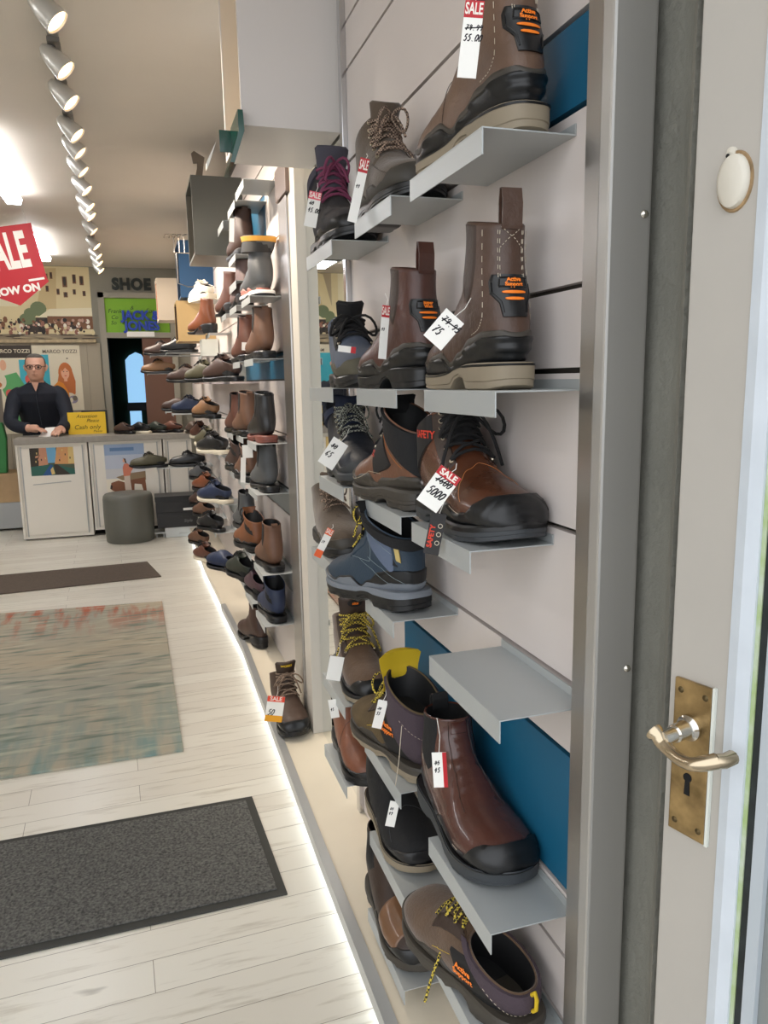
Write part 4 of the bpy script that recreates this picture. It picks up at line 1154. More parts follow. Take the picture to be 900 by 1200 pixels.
# wire hooks by the blue cube
wr = MB()
for k in range(4):
    y = 5.02-.05*k*0; x = .27+.03*k
    wr.tube([(x, y, 2.02), (x, y, 2.10+.01*k), (x-.02, y-.02, 2.125), (x-.05, y-.03, 2.12), (x-.06, y-.03, 2.10)], .0035, 6)
wr.tube([(.26, 5.02, 2.02), (.37, 5.02, 2.02)], .0035, 6); wr.tube([(.28, 5.02, 2.02), (.28, 5.02, 1.84), (.34, 5.02, 1.82), (.5088, 5.02, 1.82)], .0035, 6)
tag(wr.build('wire_hanger', chrome, smooth=True), 'curly white wire hanger in front of the blue cube', 'hanger')
# acrylic risers between the far shoes
ac = mat('acrylic', (206,208,200), .15, spec=.6)
for (y, z, l) in ((3.75, 1.235, 'clear acrylic riser behind the nearest low shoe on the glass shelf'), (4.75, 1.235, 'clear acrylic riser near the far end of the glass shelf'), (5.0, 1.40, 'clear acrylic riser under the tan cube')):
    mb = MB(); mb.box(.40, .50, y, y+.003, z, z+.10); mb.box(.40, .50, y+.16, y+.163, z, z+.10); mb.box(.40, .50, y, y+.163, z+.10, z+.103)
    tag(mb.build('acrylic_riser', ac), l, 'display stand')
shelf(4.95, 5.2, 1.399, 'silver ledge under the acrylic riser by the tan cube', group=G2)

# ------------------------------------------------------------------ mats and rug
def rug_mat():
    m = bpy.data.materials.new('rug_faded'); m.use_nodes = True; nt = m.node_tree; b = nt.nodes['Principled BSDF']; L = nt.links.new
    tc = nt.nodes.new('ShaderNodeTexCoord')
    def noise(sc, scale, det=6):
        mp = nt.nodes.new('ShaderNodeMapping'); mp.inputs['Scale'].default_value = sc
        n = nt.nodes.new('ShaderNodeTexNoise'); n.inputs['Scale'].default_value = scale; n.inputs['Detail'].default_value = det
        L(tc.outputs['Object'], mp.inputs['Vector']); L(mp.outputs['Vector'], n.inputs['Vector']); return n
    def rmp(src, p0, p1, c0=(0,0,0,1), c1=(1,1,1,1)):
        r = nt.nodes.new('ShaderNodeValToRGB'); r.color_ramp.elements[0].position = p0; r.color_ramp.elements[1].position = p1
        r.color_ramp.elements[0].color = c0; r.color_ramp.elements[1].color = c1; L(src, r.inputs['Fac']); return r
    def mix(f, a, b_, mode='MIX'):
        x = nt.nodes.new('ShaderNodeMix'); x.data_type = 'RGBA'; x.blend_type = mode
        if isinstance(f, float): x.inputs[0].default_value = f
        else: L(f, x.inputs[0])
        for s, v in ((6, a), (7, b_)):
            if isinstance(v, tuple): x.inputs[s].default_value = v
            else: L(v, x.inputs[s])
        return x.outputs[2]
    sep = nt.nodes.new('ShaderNodeSeparateXYZ'); L(tc.outputs['Object'], sep.inputs[0])
    big = noise((1, 1, 1), 1.5, 3); st = noise((2.5, 18, 1), 1.6); st2 = noise((11, 1.6, 1), 1.6)
    base = mix(rmp(big.outputs['Fac'], .38, .62).outputs['Color'], rgb(174,162,140), rgb(158,156,143))
    # teal toward the near side, red toward the far side
    ty = nt.nodes.new('ShaderNodeMapRange'); ty.inputs['From Min'].default_value = -.2; ty.inputs['From Max'].default_value = -1.3; L(sep.outputs['Y'], ty.inputs['Value'])
    m1 = nt.nodes.new('ShaderNodeMath'); m1.operation = 'MULTIPLY'; L(ty.outputs['Result'], m1.inputs[0]); L(rmp(st2.outputs['Fac'], .38, .66).outputs['Color'], m1.inputs[1])
    c = mix(m1.outputs[0], base, rgb(86,136,138))
    ry = nt.nodes.new('ShaderNodeMapRange'); ry.inputs['From Min'].default_value = .35; ry.inputs['From Max'].default_value = .85; L(sep.outputs['Y'], ry.inputs['Value'])
    m2 = nt.nodes.new('ShaderNodeMath'); m2.operation = 'MULTIPLY'; L(ry.outputs['Result'], m2.inputs[0]); L(rmp(st2.outputs['Fac'], .46, .60).outputs['Color'], m2.inputs[1])
    c = mix(m2.outputs[0], c, rgb(172,96,72))
    c = mix(rmp(st.outputs['Fac'], .52, .66).outputs['Color'], c, rgb(110,122,110))
    c = mix(rmp(noise((2.2, 9, 1), 2.4).outputs['Fac'], .52, .85).outputs['Color'], c, rgb(196,190,168))
    L(c, b.inputs['Base Color']); b.inputs['Roughness'].default_value = .95
    bp = nt.nodes.new('ShaderNodeBump'); bp.inputs['Strength'].default_value = .3; bp.inputs['Distance'].default_value = .003
    L(noise((1, 1, 1), 220, 2).outputs['Fac'], bp.inputs['Height']); L(bp.outputs['Normal'], b.inputs['Normal'])
    return m
def flat(name, label, corners, z, m, cat='rug', parent=None):
    cx = sum(c[0] for c in corners)/4; cy = sum(c[1] for c in corners)/4
    mb = MB().prism([(x-cx, y-cy) for x, y in corners], 2, 0, z)
    o = mb.build(name, m, parent, bevel=.0015); o.location = (cx, cy, .0005)
    if label: tag(o, label, cat)
    return o
ribm = mat('mat_charcoal', (118,117,112), .95, var_col=(54,54,52), vscale=150, bump=.8, bscale=230)
bord = mat('mat_border', (58,58,54), .8)
def inset(c, d):
    cx = sum(p[0] for p in c)/4; cy = sum(p[1] for p in c)/4
    return [(p[0]-math.copysign(d, p[0]-cx), p[1]-math.copysign(d, p[1]-cy)) for p in c]
c1 = [(-.640,1.655), (.262,1.665), (.242,2.137), (-.660,2.140)]
d1 = flat('door_mat', 'charcoal ribbed door mat with plain rubber border nearest the entrance', c1, .005, bord, 'door mat')
cc = inset(c1, .022); cx = sum(c[0] for c in c1)/4; cy = sum(c[1] for c in c1)/4
MB().prism([(x-cx, y-cy) for x, y in cc], 2, .0051, .0085).build('carpet_field', ribm, d1)
flat('area_rug', 'large faded teal, beige and rust patterned rug in the middle of the floor', [(-1.40,2.52), (.062,2.505), (.047,4.39), (-1.42,4.53)], .009, rug_mat())
flat('door_mat', 'long dark brown mat in front of the counter beyond the rug', [(-1.6,4.86), (.060,5.00), (-.022,5.465), (-1.68,5.40)], .007, mat('mat_brown', (92,80,70), .95, bump=.6, bscale=200, var=.15, vscale=80), 'door mat')

# ------------------------------------------------------------------ counter
cwhite = mat('counter_white', (224,218,206), .5)
ctrim = mat('counter_trim', (170,170,166), .4, .3)
def cabinet(x0, x1, z0, label):
    r = empty('counter_cabinet', ((x0+x1)/2, 6.62, 0)); tag(r, label, 'counter cabinet', None); w = (x1-x0)/2
    MB().box(-w+.002, w-.002, .012, .44, z0, .775).build('body', cwhite, r)
    MB().box(-w+.045, w-.045, .004, .012, z0+.035, .745).build('front_panel', mat('counter_panel', (230,224,212), .45), r, bevel=.001)
    f = MB(); f.box(-w+.003, -w+.020, 0, .012, z0, .775); f.box(w-.020, w-.003, 0, .012, z0, .775); f.box(-w+.020, w-.020, 0, .012, z0, z0+.02); f.box(-w+.020, w-.020, 0, .012, .758, .775)
    f.build('frame', cwhite, r, bevel=.001)
    g = MB(); g.box(-w+.036, -w+.045, .002, .012, z0+.02, .757); g.box(w-.045, w-.036, .002, .012, z0+.02, .757)
    g.build('edge_strip', ctrim, r)
    return r
c_ = cabinet(-.962, -.424, .012, 'left white counter cabinet with a canal street print stuck on it')
MB().prism([(-.16, .455), (-.02, .463), (.12, .470), (.13, .462), (0, .456), (-.16, .449)], 1, .0005, .0039).build('scratch', ctrim, c_)
cabinet(-.418, .158, .05, 'middle white counter cabinet with the desert poster on it')
cabinet(.164, .40, .05, 'right white counter cabinet behind the black shoe boxes')
pb = MB().box(-.95, .40, 6.66, 7.04, .0, .011); struct('trim_4', pb, mat('toe_kick', (60,56,50), .7))
wt = MB().box(-.965, .415, 6.60, 7.06, .777, .823).build('worktop', mat('worktop_grey', (150,144,134), .5, var=.08, vscale=30), bevel=.002); tag(wt, 'grey worktop running along all the white counter cabinets', 'worktop')
# pouf, boxes
pf = MB().lathe([(0, 0), (.176, 0), (.183, .008), (.190, .12), (.192, .22), (.190, .34), (.184, .368), (.172, .380), (.10, .386), (0, .388)], n=48)
po = pf.build('pouf', mat('pouf_leatherette', (98,98,90), .45), smooth=True, angle=R(60)); po.location = (-.138, 6.34, 0); tag(po, 'round grey leatherette pouf in front of the counter', 'pouf')
def sbox(x0, x1, y0, y1, z0, z1, m, label, txt=None, tm=None):
    r = empty('shoe_box', ((x0+x1)/2, y0, z0)); tag(r, label, 'shoe box', None); w = (x1-x0)/2; h = z1-z0
    MB().box(-w+.004, w-.004, .004, y1-y0-.004, 0, h-.035).build('box_base', m, r, bevel=.001)
    MB().box(-w, w, 0, y1-y0, h-.040, h).build('lid', m, r, bevel=.0015)
    if txt == 'label': MB().box(w-.12, w-.02, .002, .0039, .012, .032).build('end_label', card, r)
    elif txt:
        vs, fs = text_verts(txt, .035, shear=.3); g = MB().add([(a+.08 if tm != ctrim else a, .0035, b+h*.4) for a, b, c in vs], fs); g.build('printed_name', tm, r)
bxk = mat('box_black', (36,35,36), .5)
sbox(.13, .42, 6.31, 6.52, .001, .080, mat('box_pale', (206,208,206), .5), 'pale grey-white shoe box on the floor under the black ones', 'Shoes', ctrim)
sbox(.072, .398, 6.30, 6.52, .082, .205, bxk, 'lower black shoe box beside the pouf', 'Style', mat('grey_print', (120,120,120), .6))
sbox(.068, .402, 6.295, 6.525, .206, .338, bxk, 'upper black shoe box with a white end label', 'label')
tb = MB().box(.05, .16, 6.34, 6.50, .03, .045); tb.box(.06, .07, 6.35, 6.49, .0, .03); tb.box(.115, .125, 6.35, 6.49, 0, .03)
tag(tb.build('low_stand', ctrim), 'small low metal stand between the pouf and the pale shoe box', 'stand')
# behind the counter, left: box on a grey bin
sb = empty('storage_unit', (-1.25, 7.15, 0)); tag(sb, 'wooden-topped drawer unit on a steel base at the left end of the counter', 'storage unit')
MB().box(-.25, .25, 0, .35, .25, .50).build('wooden_drawer', mat('wood_pale', (176,146,108), .6, var=.1, vscale=10), sb, bevel=.003)
MB().box(-.23, .23, .01, .34, .02, .249).build('steel_base', mat('steel_base', (150,150,148), .35, .6), sb, bevel=.003)

# ------------------------------------------------------------------ pictures
def poster(name, label, cat, org, w, h, layers, base, right=(1,0,0), up=(0,0,1), t=.002, step=.0004, texts=(), group=None):
    F = frame(org, right, up)
    ms = [base]; mb = MB().box(0, w, 0, h, -t, 0)
    for k, (m, pl) in enumerate(layers):
        if m not in ms: ms.append(m)
        mb.add([(a*w, b*h, step*(k+1)*.5+.0002) for a, b in pl], [tuple(range(len(pl)))], ms.index(m))
    o = mb.build(name, ms); o.matrix_world = F; tag(o, label, cat, group)
    for (s, size, x, y, m, kw) in texts:
        vs, fs = text_verts(s, size, **kw)
        g = MB().add([(a+x*w, b+y*h, step*(len(layers)+2)*.5+.0006) for a, b, c in vs], fs); g.build('lettering', m, o)
    return o
def ell(cx, cy, rx, ry, n=18, rot=0): return [(cx+rx*cos(2*pi*k/n+rot), cy+ry*sin(2*pi*k/n+rot)) for k in range(n)]
def rc(x0, y0, x1, y1): return [(x0, y0), (x1, y0), (x1, y1), (x0, y1)]
def pm_(n, c): return mat('picture_'+n, c, .6)
P = dict(cream=(222,206,160), sand=(206,184,136), stone=(176,160,130), dk=(62,50,40), brown=(124,84,56), sky=(230,220,186), green=(110,122,86), awn=(232,222,190), red=(150,100,84), white=(236,228,210), pink=(190,150,130), black=(40,34,30), ground=(150,136,112))
P = {k: pm_(k, v) for k, v in P.items()}
rnd = random.Random(3)
# sepia street mural: x 0..1 = -1.75..-0.36
ly = [(P['cream'], rc(0, .0, 1, 1)), (P['sky'], rc(0, .45, .55, 1)), (P['ground'], [(0,0),(1,0),(1,.07),(.6,.08),(0,.05)]), (P['sand'], [(0,.16),(.5,.14),(.5,.19),(0,.2)]),
      (P['stone'], [(.60,.5),(.66,.98),(.70,1),(.60,1)]), (P['sand'], [(.66,.42),(.72,.97),(.98,1),(1,.5),(1,.4)]), (P['cream'], [(.78,.42),(.80,1),(1,1),(1,.42)])]
for cx_, cy_, a, b in [(.735,.86,.012,.05),(.735,.70,.012,.045),(.765,.88,.01,.05),(.845,.80,.018,.08),(.845,.62,.016,.04),(.905,.84,.014,.07),(.95,.82,.016,.07),(.90,.66,.012,.04),(.96,.64,.012,.04),(.80,.66,.012,.045)]: ly.append((P['brown'], rc(cx_-a*.8, cy_-b, cx_+a*.8, cy_+b*.8))); ly.append((P['dk'], ell(cx_, cy_, a*.55, b*.85, 8)))
ly += [(P['green'], ell(.67,.42,.05,.10,14)), (P['green'], ell(.62,.36,.04,.07,14)), (P['awn'], [(.66,.30),(.74,.42),(1,.44),(1,.33)]), (P['brown'], rc(.72,.14,1,.32)), (P['dk'], rc(.56,.10,.72,.30)), (P['green'], ell(.60,.28,.05,.08))]
for k in range(150):
    x = rnd.uniform(.42, 1); y = rnd.uniform(.08, .27); s = rnd.uniform(.006, .014)
    ly.append((P[rnd.choice(['dk','brown','red','white','pink','black','cream'])], ell(x, y, s, s*rnd.uniform(1.5, 3.4), 7, rnd.uniform(0, 1))))
for k in range(34):
    x = rnd.uniform(0, .3); y = rnd.uniform(.13, .26); s = rnd.uniform(.006, .014)
    ly.append((P[rnd.choice(['dk','brown','black','stone'])], ell(x, y, s, s*rnd.uniform(1.5, 3), 7)))
for k in range(30):
    x = rnd.uniform(0, 1); ly.append((P[rnd.choice(['stone','dk','ground'])], ell(x, rnd.uniform(.0, .06), .05, .008, 8)))
poster('wall_mural', 'large sepia street cafe scene mural above the posters on the back wall', 'mural', (-1.75, 7.797, 1.655), 1.39, .650, ly, P['cream'], step=.0001)
# lower posters
grey_w = mat('slat_board_grey', (168,158,138), .7)
bd = MB()
for k in range(12): bd.box(-1.75+.12*k, -1.632+.12*k, 7.782, 7.799, .1, 1.62)
o_ = bd.build('panelling', grey_w); tag(o_, 'greyish vertical board panelling behind the two fashion posters', 'wall panelling')
sb_ = MB().box(-1.75, -.345, 7.74, 7.799, 1.622, 1.652); tag(sb_.build('picture_ledge', mat('ledge', (176,158,124), .6, var=.2, vscale=30)), 'narrow ledge under the street mural', 'ledge')
skin_p = pm_('skin', (232,176,142)); hair_p = pm_('hair', (196,112,58)); must = pm_('mustard', (224,142,44)); teal_p = pm_('teal', (66,178,196)); gr_p = pm_('dress_green', (96,170,104)); coral = pm_('coral', (214,96,84)); wh_p = pm_('pwhite', (226,216,190)); gy_p = pm_('pgrey', (120,110,96)); lila = pm_('lilac', (150,140,160)); dkp = pm_('pdark', (64,54,46))
ly = [(teal_p, rc(0, .30, .33, .86)), (wh_p, rc(.33, 0, 1, .9)), (hair_p, ell(.66, .58, .15, .16)), (hair_p, [(.54,.62),(.47,.42),(.50,.30),(.84,.26),(.86,.45),(.80,.62)]), (must, [(.50,.46),(.60,.42),(.70,.28),(.72,.04),(.36,.0),(.36,.36)]),
      (skin_p, ell(.655, .585, .088, .105)), (skin_p, rc(.62, .45, .69, .52)), (hair_p, [(.57,.66),(.66,.71),(.76,.64),(.74,.60),(.66,.66),(.59,.60)]), (dkp, ell(.625,.60,.012,.008,8)), (dkp, ell(.695,.60,.012,.008,8)), (coral, ell(.66,.535,.026,.009,8)),
      (hair_p, [(.74,.60),(.86,.44),(.83,.24),(.74,.28)]), (lila, ell(.78,.17,.10,.06)), (gy_p, ell(.82,.19,.05,.04)), (wh_p, ell(.74,.16,.035,.04)), (dkp, ell(.72,.80,.02,.01,8))]
poster('fashion_poster', 'pale poster of a long-haired woman in mustard, right of the man', 'poster', (-.905, 7.775, 1.0), .410, .600, ly, wh_p, texts=[('MARCO TOZZI', .044, .58, .905, gy_p, dict(bold=.0005))])
ly = [(dkp, rc(0, .86, 1, 1)), (gy_p, rc(0, 0, .5, .86)), (wh_p, rc(.52, .5, 1, .86)), (teal_p, rc(.80, .4, 1, .84)), (gr_p, [(.55,.66),(.75,.70),(.86,.55),(.80,.35),(.86,.12),(.72,.06),(.62,.30),(.52,.5)]), (coral, ell(.62,.46,.06,.05)), (skin_p, ell(.56,.78,.05,.06)), (wh_p, ell(.50,.60,.09,.09)), (hair_p, ell(.47,.56,.05,.03)), (coral, ell(.92,.62,.05,.05))]
poster('fashion_poster', 'darker poster of a green floral outfit, left of the man', 'poster', (-1.47, 7.775, .80), .560, .800, ly, wh_p, texts=[('MARCO TOZZI', .046, .70, .935, wh_p, dict(bold=.0008))])
gdress = MB().prism([(-1.28, .501), (-1.12, .501), (-1.10, .80), (-1.12, .93), (-1.22, .94)], 1, 7.18, 7.26).build('carrier_bag', mat('bag_green', (52,128,66), .6), bevel=.01); tag(gdress, 'green carrier bag standing at the left end of the counter', 'bag')
# doorway frame, header, sign work
fr = mat('frame_greybeige', (150,145,130), .6)
dr = empty('door_2', (0, 7.78, 0)); dr['kind'] = 'structure'
f = MB(); f.box(-.300, -.245, -.03, .05, 0, 2.08); f.box(.335, .39, -.03, .05, 0, 2.08); f.box(-.300, .39, -.03, .05, 2.03, 2.08); f.box(-.245, .335, -.03, .05, 1.665, 1.715)
f.build('door_frame', fr, dr, bevel=.002)
lf = MB().box(.066, .335, -.01, .02, 0, 1.664).build('door_leaf', mat('door_brown', (108,74,56), .5), dr)
# corridor beyond
cm = mat('corridor_green', (14,44,20), .8)
cb = MB(); cb.box(-.9, .9, 9.15, 9.2, 0, 2.31); cb.box(-.32, -.27, 7.92, 9.15, 0, 2.31); cb.box(.5, .55, 7.92, 9.15, 0, 2.31); cb.box(-.27, .5, 7.92, 9.15, 1.95, 1.99); struct('wall_corridor', cb, cm)
wn = empty('window_1', (0, 9.12, 0)); wn['kind'] = 'structure'
lit = mat('window_daylight', (150,200,240), .5, emit=.7)
MB().prism([(-.115,1.03), (.10,1.03), (.10,1.49), (.06,1.56), (.0,1.585), (-.07,1.55), (-.115,1.50)], 1, 0, .01).build('arched_pane', lit, wn)
MB().box(-.105, .02, 0, .01, .72, .935).build('lower_pane', lit, wn)
MB().box(-.13, .115, -.005, .012, .94, 1.02).build('window_rail', mat('rail_dark', (30,44,58), .5), wn)
grn = mat('notice_green', (126,178,40), .6); jb = mat('letters_blue', (24,62,170), .45)
tp = poster('notice_board', 'lime green notice with handwriting above the doorway', 'notice', (-.245, 7.775, 1.716), .575, .313, [], grn)
for (s, x, y, sz) in (('Frank', .15, .62, .055), ('So', .12, .28, .05), ('&', .42, .72, .05), ('For', .70, .64, .055), ('Co', .14, .44, .05)):
    vs, fs = text_verts(s, sz, shear=.25); g = MB().add([(a+x*.575, b+y*.313, .001) for a, b, c in vs], fs); g.build('handwriting', mat('pen_dark', (40,60,30), .7), tp)
for (s, x, z, l, sx) in (('JACK &', .070, 1.868, 'blue three-dimensional letters JACK & across the green notice', 1.0), ('JONES', .078, 1.772, 'blue three-dimensional letters JONES below the JACK & letters', 1.05)):
    vs, fs = text_verts(s, .112, bold=.005, ext=.012, xs=sx*.95)
    o = MB().add(vs, fs).build('brand_letters', jb); o.matrix_world = frame((x, 7.745, z), (1,0,0), (0,0,1)); tag(o, l, 'sign letters')
vs, fs = text_verts('SHOE', .140, bold=.008, ext=.006, xs=.92, spacing=1.12)
o = MB().add(vs, fs).build('wall_letters', mat('letters_green_black', (10,24,15), .5)); o.matrix_world = frame((.008, 7.79, 2.155), (1,0,0), (0,0,1)); tag(o, 'dark letters SHOE on the wall over the doorway', 'sign letters')
o = MB().box(-.065, .185, 7.742, 7.749, 1.675, 1.722).build('door_label', card); tag(o, 'blank white strip label on the bar above the doorway', 'label')
# canal print and desert poster on the counter fronts
C_ = dict(sky=(110,170,206), teal=(40,96,84), blue=(34,84,140), or_=(206,150,96), dk=(52,44,34), pk=(196,140,110), gr=(78,86,66), yl=(214,186,120))
C_ = {k: pm_('canal_'+k, v) for k, v in C_.items()}
ly = [(C_['sky'], rc(.36, .45, .60, 1)), (C_['dk'], [(0,.3),(0,1),(.20,1),(.22,.3)]), (C_['pk'], [(.18,.33),(.22,1),(.38,1),(.40,.4)]), (C_['or_'], [(.55,.4),(.62,1),(1,1),(1,.38)]), (C_['yl'], [(.86,.4),(.88,1),(1,1),(1,.4)]),
      (C_['teal'], [(0,0),(0,.33),(.45,.40),(1,.33),(1,0)]), (C_['blue'], [(.25,0),(.45,.40),(.50,.36),(.46,0)]), (C_['dk'], [(.52,.38),(.60,.40),(.90,0),(.55,0)]), (C_['gr'], [(.62,.36),(1,.2),(1,.33)]), (C_['yl'], [(.44,.2),(.50,.30),(.54,.05),(.46,.02)])]
for k in range(22): ly.append((C_[rnd.choice(['dk','pk','yl'])], rc(*(lambda x, y: (x, y, x+.025, y+.07))(rnd.choice([rnd.uniform(.02,.34), rnd.uniform(.62,.96)]), rnd.uniform(.45, .88)))))
poster('canal_print', 'colourful canal view print on the left counter cabinet', 'print', (-.858, 6.6235, .522), .325, .222, ly, C_['gr'], step=.0001, t=.0005)
D_ = dict(sky=(150,170,200), sky2=(188,196,212), fld=(150,126,96), cow=(132,84,56), sal=(214,128,100), cr=(214,196,180), dk=(60,42,34), hz=(206,206,208), bl=(96,128,170))
D_ = {k: pm_('desert_'+k, v) for k, v in D_.items()}
ly = [(D_['sky2'], rc(0, .3, 1, .78)), (D_['hz'], rc(0, .26, 1, .5)), (D_['bl'], rc(.14, .86, .74, .93)), (P['white'], [(0,0),(1,0),(1,.3),(0,.3)]), (D_['fld'], [(.25,.33),(.6,.40),(1,.43),(1,.25),(.4,.26)]), (D_['cow'], [(.08,.10),(.12,.22),(.30,.26),(.45,.22),(.47,.05),(.30,.0),(.14,.06)]), (D_['cow'], [(.60,.26),(.98,.30),(1,.0),(.92,.0),(.88,.16),(.70,.18),(.68,.0),(.62,.0)]),
      (D_['dk'], [(.08,.10),(.10,.18),(.15,.16),(.13,.09)]), (D_['cr'], [(.46,.0),(.45,.36),(.60,.36),(.60,.0)]), (D_['sal'], [(.44,.34),(.43,.52),(.47,.60),(.56,.60),(.70,.50),(.64,.44),(.60,.35)]), (skin_p, ell(.475,.66,.035,.04)), (D_['dk'], [(.44,.72),(.52,.70),(.54,.60),(.50,.62),(.47,.70)])]
poster('desert_poster', 'poster of a person in salmon pink standing with cattle on the middle cabinet', 'poster', (-.300, 6.6235, .345), .312, .405, ly, D_['sky'], step=.0001, t=.0005)
# SALE board hanging
ca, sa = cos(R(10)), sin(R(10))
F = frame((-.554, 5.3, 2.214), (ca, 0, sa), (-sa, 0, ca))
sg = MB().prism([(0, 0), (.006, -.335), (.014, -.350), (-.186, -.466), (-.386, -.350), (-.378, -.335), (-.372, 0)], 2, -.004, 0)
so_ = sg.build('sale_sign', red_m); so_.matrix_world = F; tag(so_, 'large red SALE NOW ON board with an arrow-shaped bottom hanging above the counter', 'sign')
vs, fs = text_verts('SALE', .285, bold=.0105, xs=.42, spacing=1.02); g = MB().add([(a-.187, b-.155, .001) for a, b, c in vs], fs); g.build('sale_lettering', white_letter, so_)
vs, fs = text_verts('NOW ON', .062, bold=.003, xs=1.0); g = MB().add([(a-.186, b-.375, .001) for a, b, c in vs], fs); g.build('now_on_lettering', white_letter, so_)
MB().box(-.100, -.008, -.335, -.322, .0006, .001).build('white_dash', white_letter, so_); MB().box(-.36, -.27, -.335, -.322, .0006, .001).build('white_dash', white_letter, so_)
g = MB(); g.tube([(-.02, -.005, -.002), (-.03, .09, -.002)], .0008, 4); g.tube([(-.35, -.005, -.002), (-.34, .15, -.002)], .0008, 4); g.build('hanging_thread', card, so_)
# yellow notice, monitor
yn = empty('paper_notice', (-.43, 6.92, .824), (R(-6), 0, R(2))); tag(yn, 'yellow handwritten cash only notice standing on the worktop', 'notice')
MB().box(-.150, .150, 0, .002, 0, .185).build('sheet', mat('paper_yellow', (236,196,48), .7), yn)
for (s, x, z, sz, sh_) in (('Attention', .0, .150, .042, .3), ('Please', .045, .112, .040, .3), ('Cash only', -.0, .058, .052, .2), ('Please', .08, .022, .028, .2)):
    vs, fs = text_verts(s, sz, shear=sh_); g = MB().add([(a+x, -.001, b+z) for a, b, c in vs], fs); g.build('handwriting', mat('pen_brown', (90,70,20), .7), yn)
mn = MB().box(-.47, -.265, 6.955, 6.975, .824, 1.02).build('monitor', bxk, bevel=.004); tag(mn, 'black card terminal screen behind the yellow notice', 'screen')

# ------------------------------------------------------------------ the man
def loft(mb, secs, n=20):
    """secs: (center, rx, ry, axis right, axis fwd)"""
    rows = []
    for (c, rx, ry) in secs:
        rows.append([Vector(c)+Vector((rx*cos(2*pi*k/n), ry*sin(2*pi*k/n), 0)) for k in range(n)])
    v = [p for r in rows for p in r]; f = []
    for i in range(len(rows)-1):
        for k in range(n): f.append((i*n+k, i*n+(k+1) % n, (i+1)*n+(k+1) % n, (i+1)*n+k))
    f.append(tuple(range(n-1, -1, -1))); f.append(tuple((len(rows)-1)*n+k for k in range(n)))
    mb.add(v, f)
def smooth_path(pts, rs, m=5):
    P_ = []; Rr = []
    pts = [Vector(p) for p in pts]
    for i in range(len(pts)-1):
        q = [pts[max(0, min(len(pts)-1, i+d))] for d in (-1, 0, 1, 2)]
        for k in range(m): P_.append(cr(q[0], q[1], q[2], q[3], k/m)); Rr.append(rs[i]+(rs[i+1]-rs[i])*k/m)
    return P_+[pts[-1]], Rr+[rs[-1]]
def remesh(mb, name, m, parent, vox, it=2):
    o = mb.build('tmp', m)
    md = o.modifiers.new('r', 'REMESH'); md.mode = 'VOXEL'; md.voxel_size = vox; md.use_smooth_shade = True
    ms = o.modifiers.new('s', 'SMOOTH'); ms.iterations = it; ms.factor = .5
    bpy.context.view_layer.update()
    me = bpy.data.meshes.new_from_object(o.evaluated_get(bpy.context.evaluated_depsgraph_get()))
    bpy.data.objects.remove(o)
    me.materials.clear(); 
    for x in (m if isinstance(m, list) else [m]): me.materials.append(x)
    me.polygons.foreach_set('use_smooth', [True]*len(me.polygons))
    r = bpy.data.objects.new(name, me); COL.objects.link(r)
    if parent: r.parent = parent
    return r
skin = mat('skin', (206,158,134), .55, var=.05, vscale=20)
jacket_m = mat('jacket_navy', (22,27,40), .75, bump=.3, bscale=60)
mx, my = -.815, 7.13
def torso(mb, g):
    loft(mb, [((mx+.02, my+.20, .78), .165+g, .115+g), ((mx+.015, my+.17, .90), .170+g, .125+g), ((mx+.01, my+.12, 1.0), .178+g, .130+g), ((mx, my+.06, 1.10), .190+g, .125+g), ((mx-.0, my+.03, 1.17), .192+g, .110+g), ((mx, my+.015, 1.215), .150+g, .085+g), ((mx, my+.0, 1.245), .085+g, .066+g), ((mx, my-.005, 1.262), .062+g, .060+g)])
    for (pts, rs) in ARMS:
        a, b = smooth_path(pts, [r+g for r in rs]); mb.tube(a, b, 14)
ARMS = [([(mx-.125, my+.03, 1.175), (mx-.175, my+.02, 1.14), (mx-.205, my-.02, 1.04), (mx-.215, my-.08, .945), (mx-.15, my-.19, .902), (mx-.065, my-.265, .892)], [.054, .057, .051, .047, .041, .036]),
        ([(mx+.125, my+.03, 1.18), (mx+.170, my+.02, 1.15), (mx+.205, my-.02, 1.05), (mx+.222, my-.08, .955), (mx+.205, my-.19, .900), (mx+.185, my-.25, .875)], [.054, .057, .051, .047, .041, .036])]
def legs(mb, g):
    for s in (-1, 1):
        a, b = smooth_path([(mx+.02+s*.085, my+.20, .84), (mx+.02+s*.095, my+.22, .60), (mx+.02+s*.10, my+.23, .44), (mx+.02+s*.10, my+.26, .10)], [.100+g, .078+g, .058+g, .045+g]); mb.tube(a, b, 14)
mb = MB(); torso(mb, 0); legs(mb, 0)
# head
hx, hy, hz = mx+.005, my-.045, 1.270
hs = [(0, -.012, .030, .030), (.012, -.016, .046, .050), (.030, -.012, .058, .068), (.055, -.004, .066, .082), (.085, .004, .072, .092), (.115, .010, .075, .097), (.150, .014, .076, .097), (.180, .016, .070, .088), (.205, .018, .054, .068), (.222, .018, .028, .036), (.226, .018, .006, .008)]
loft(mb, [((hx, hy+.012+b, hz+a), c, d) for a, b, c, d in hs], 24)
a, b = smooth_path([(mx, my+.01, 1.22), (hx, hy+.03, 1.27), (hx, hy+.03, 1.31)], [.062, .055, .052]); mb.tube(a, b, 14)
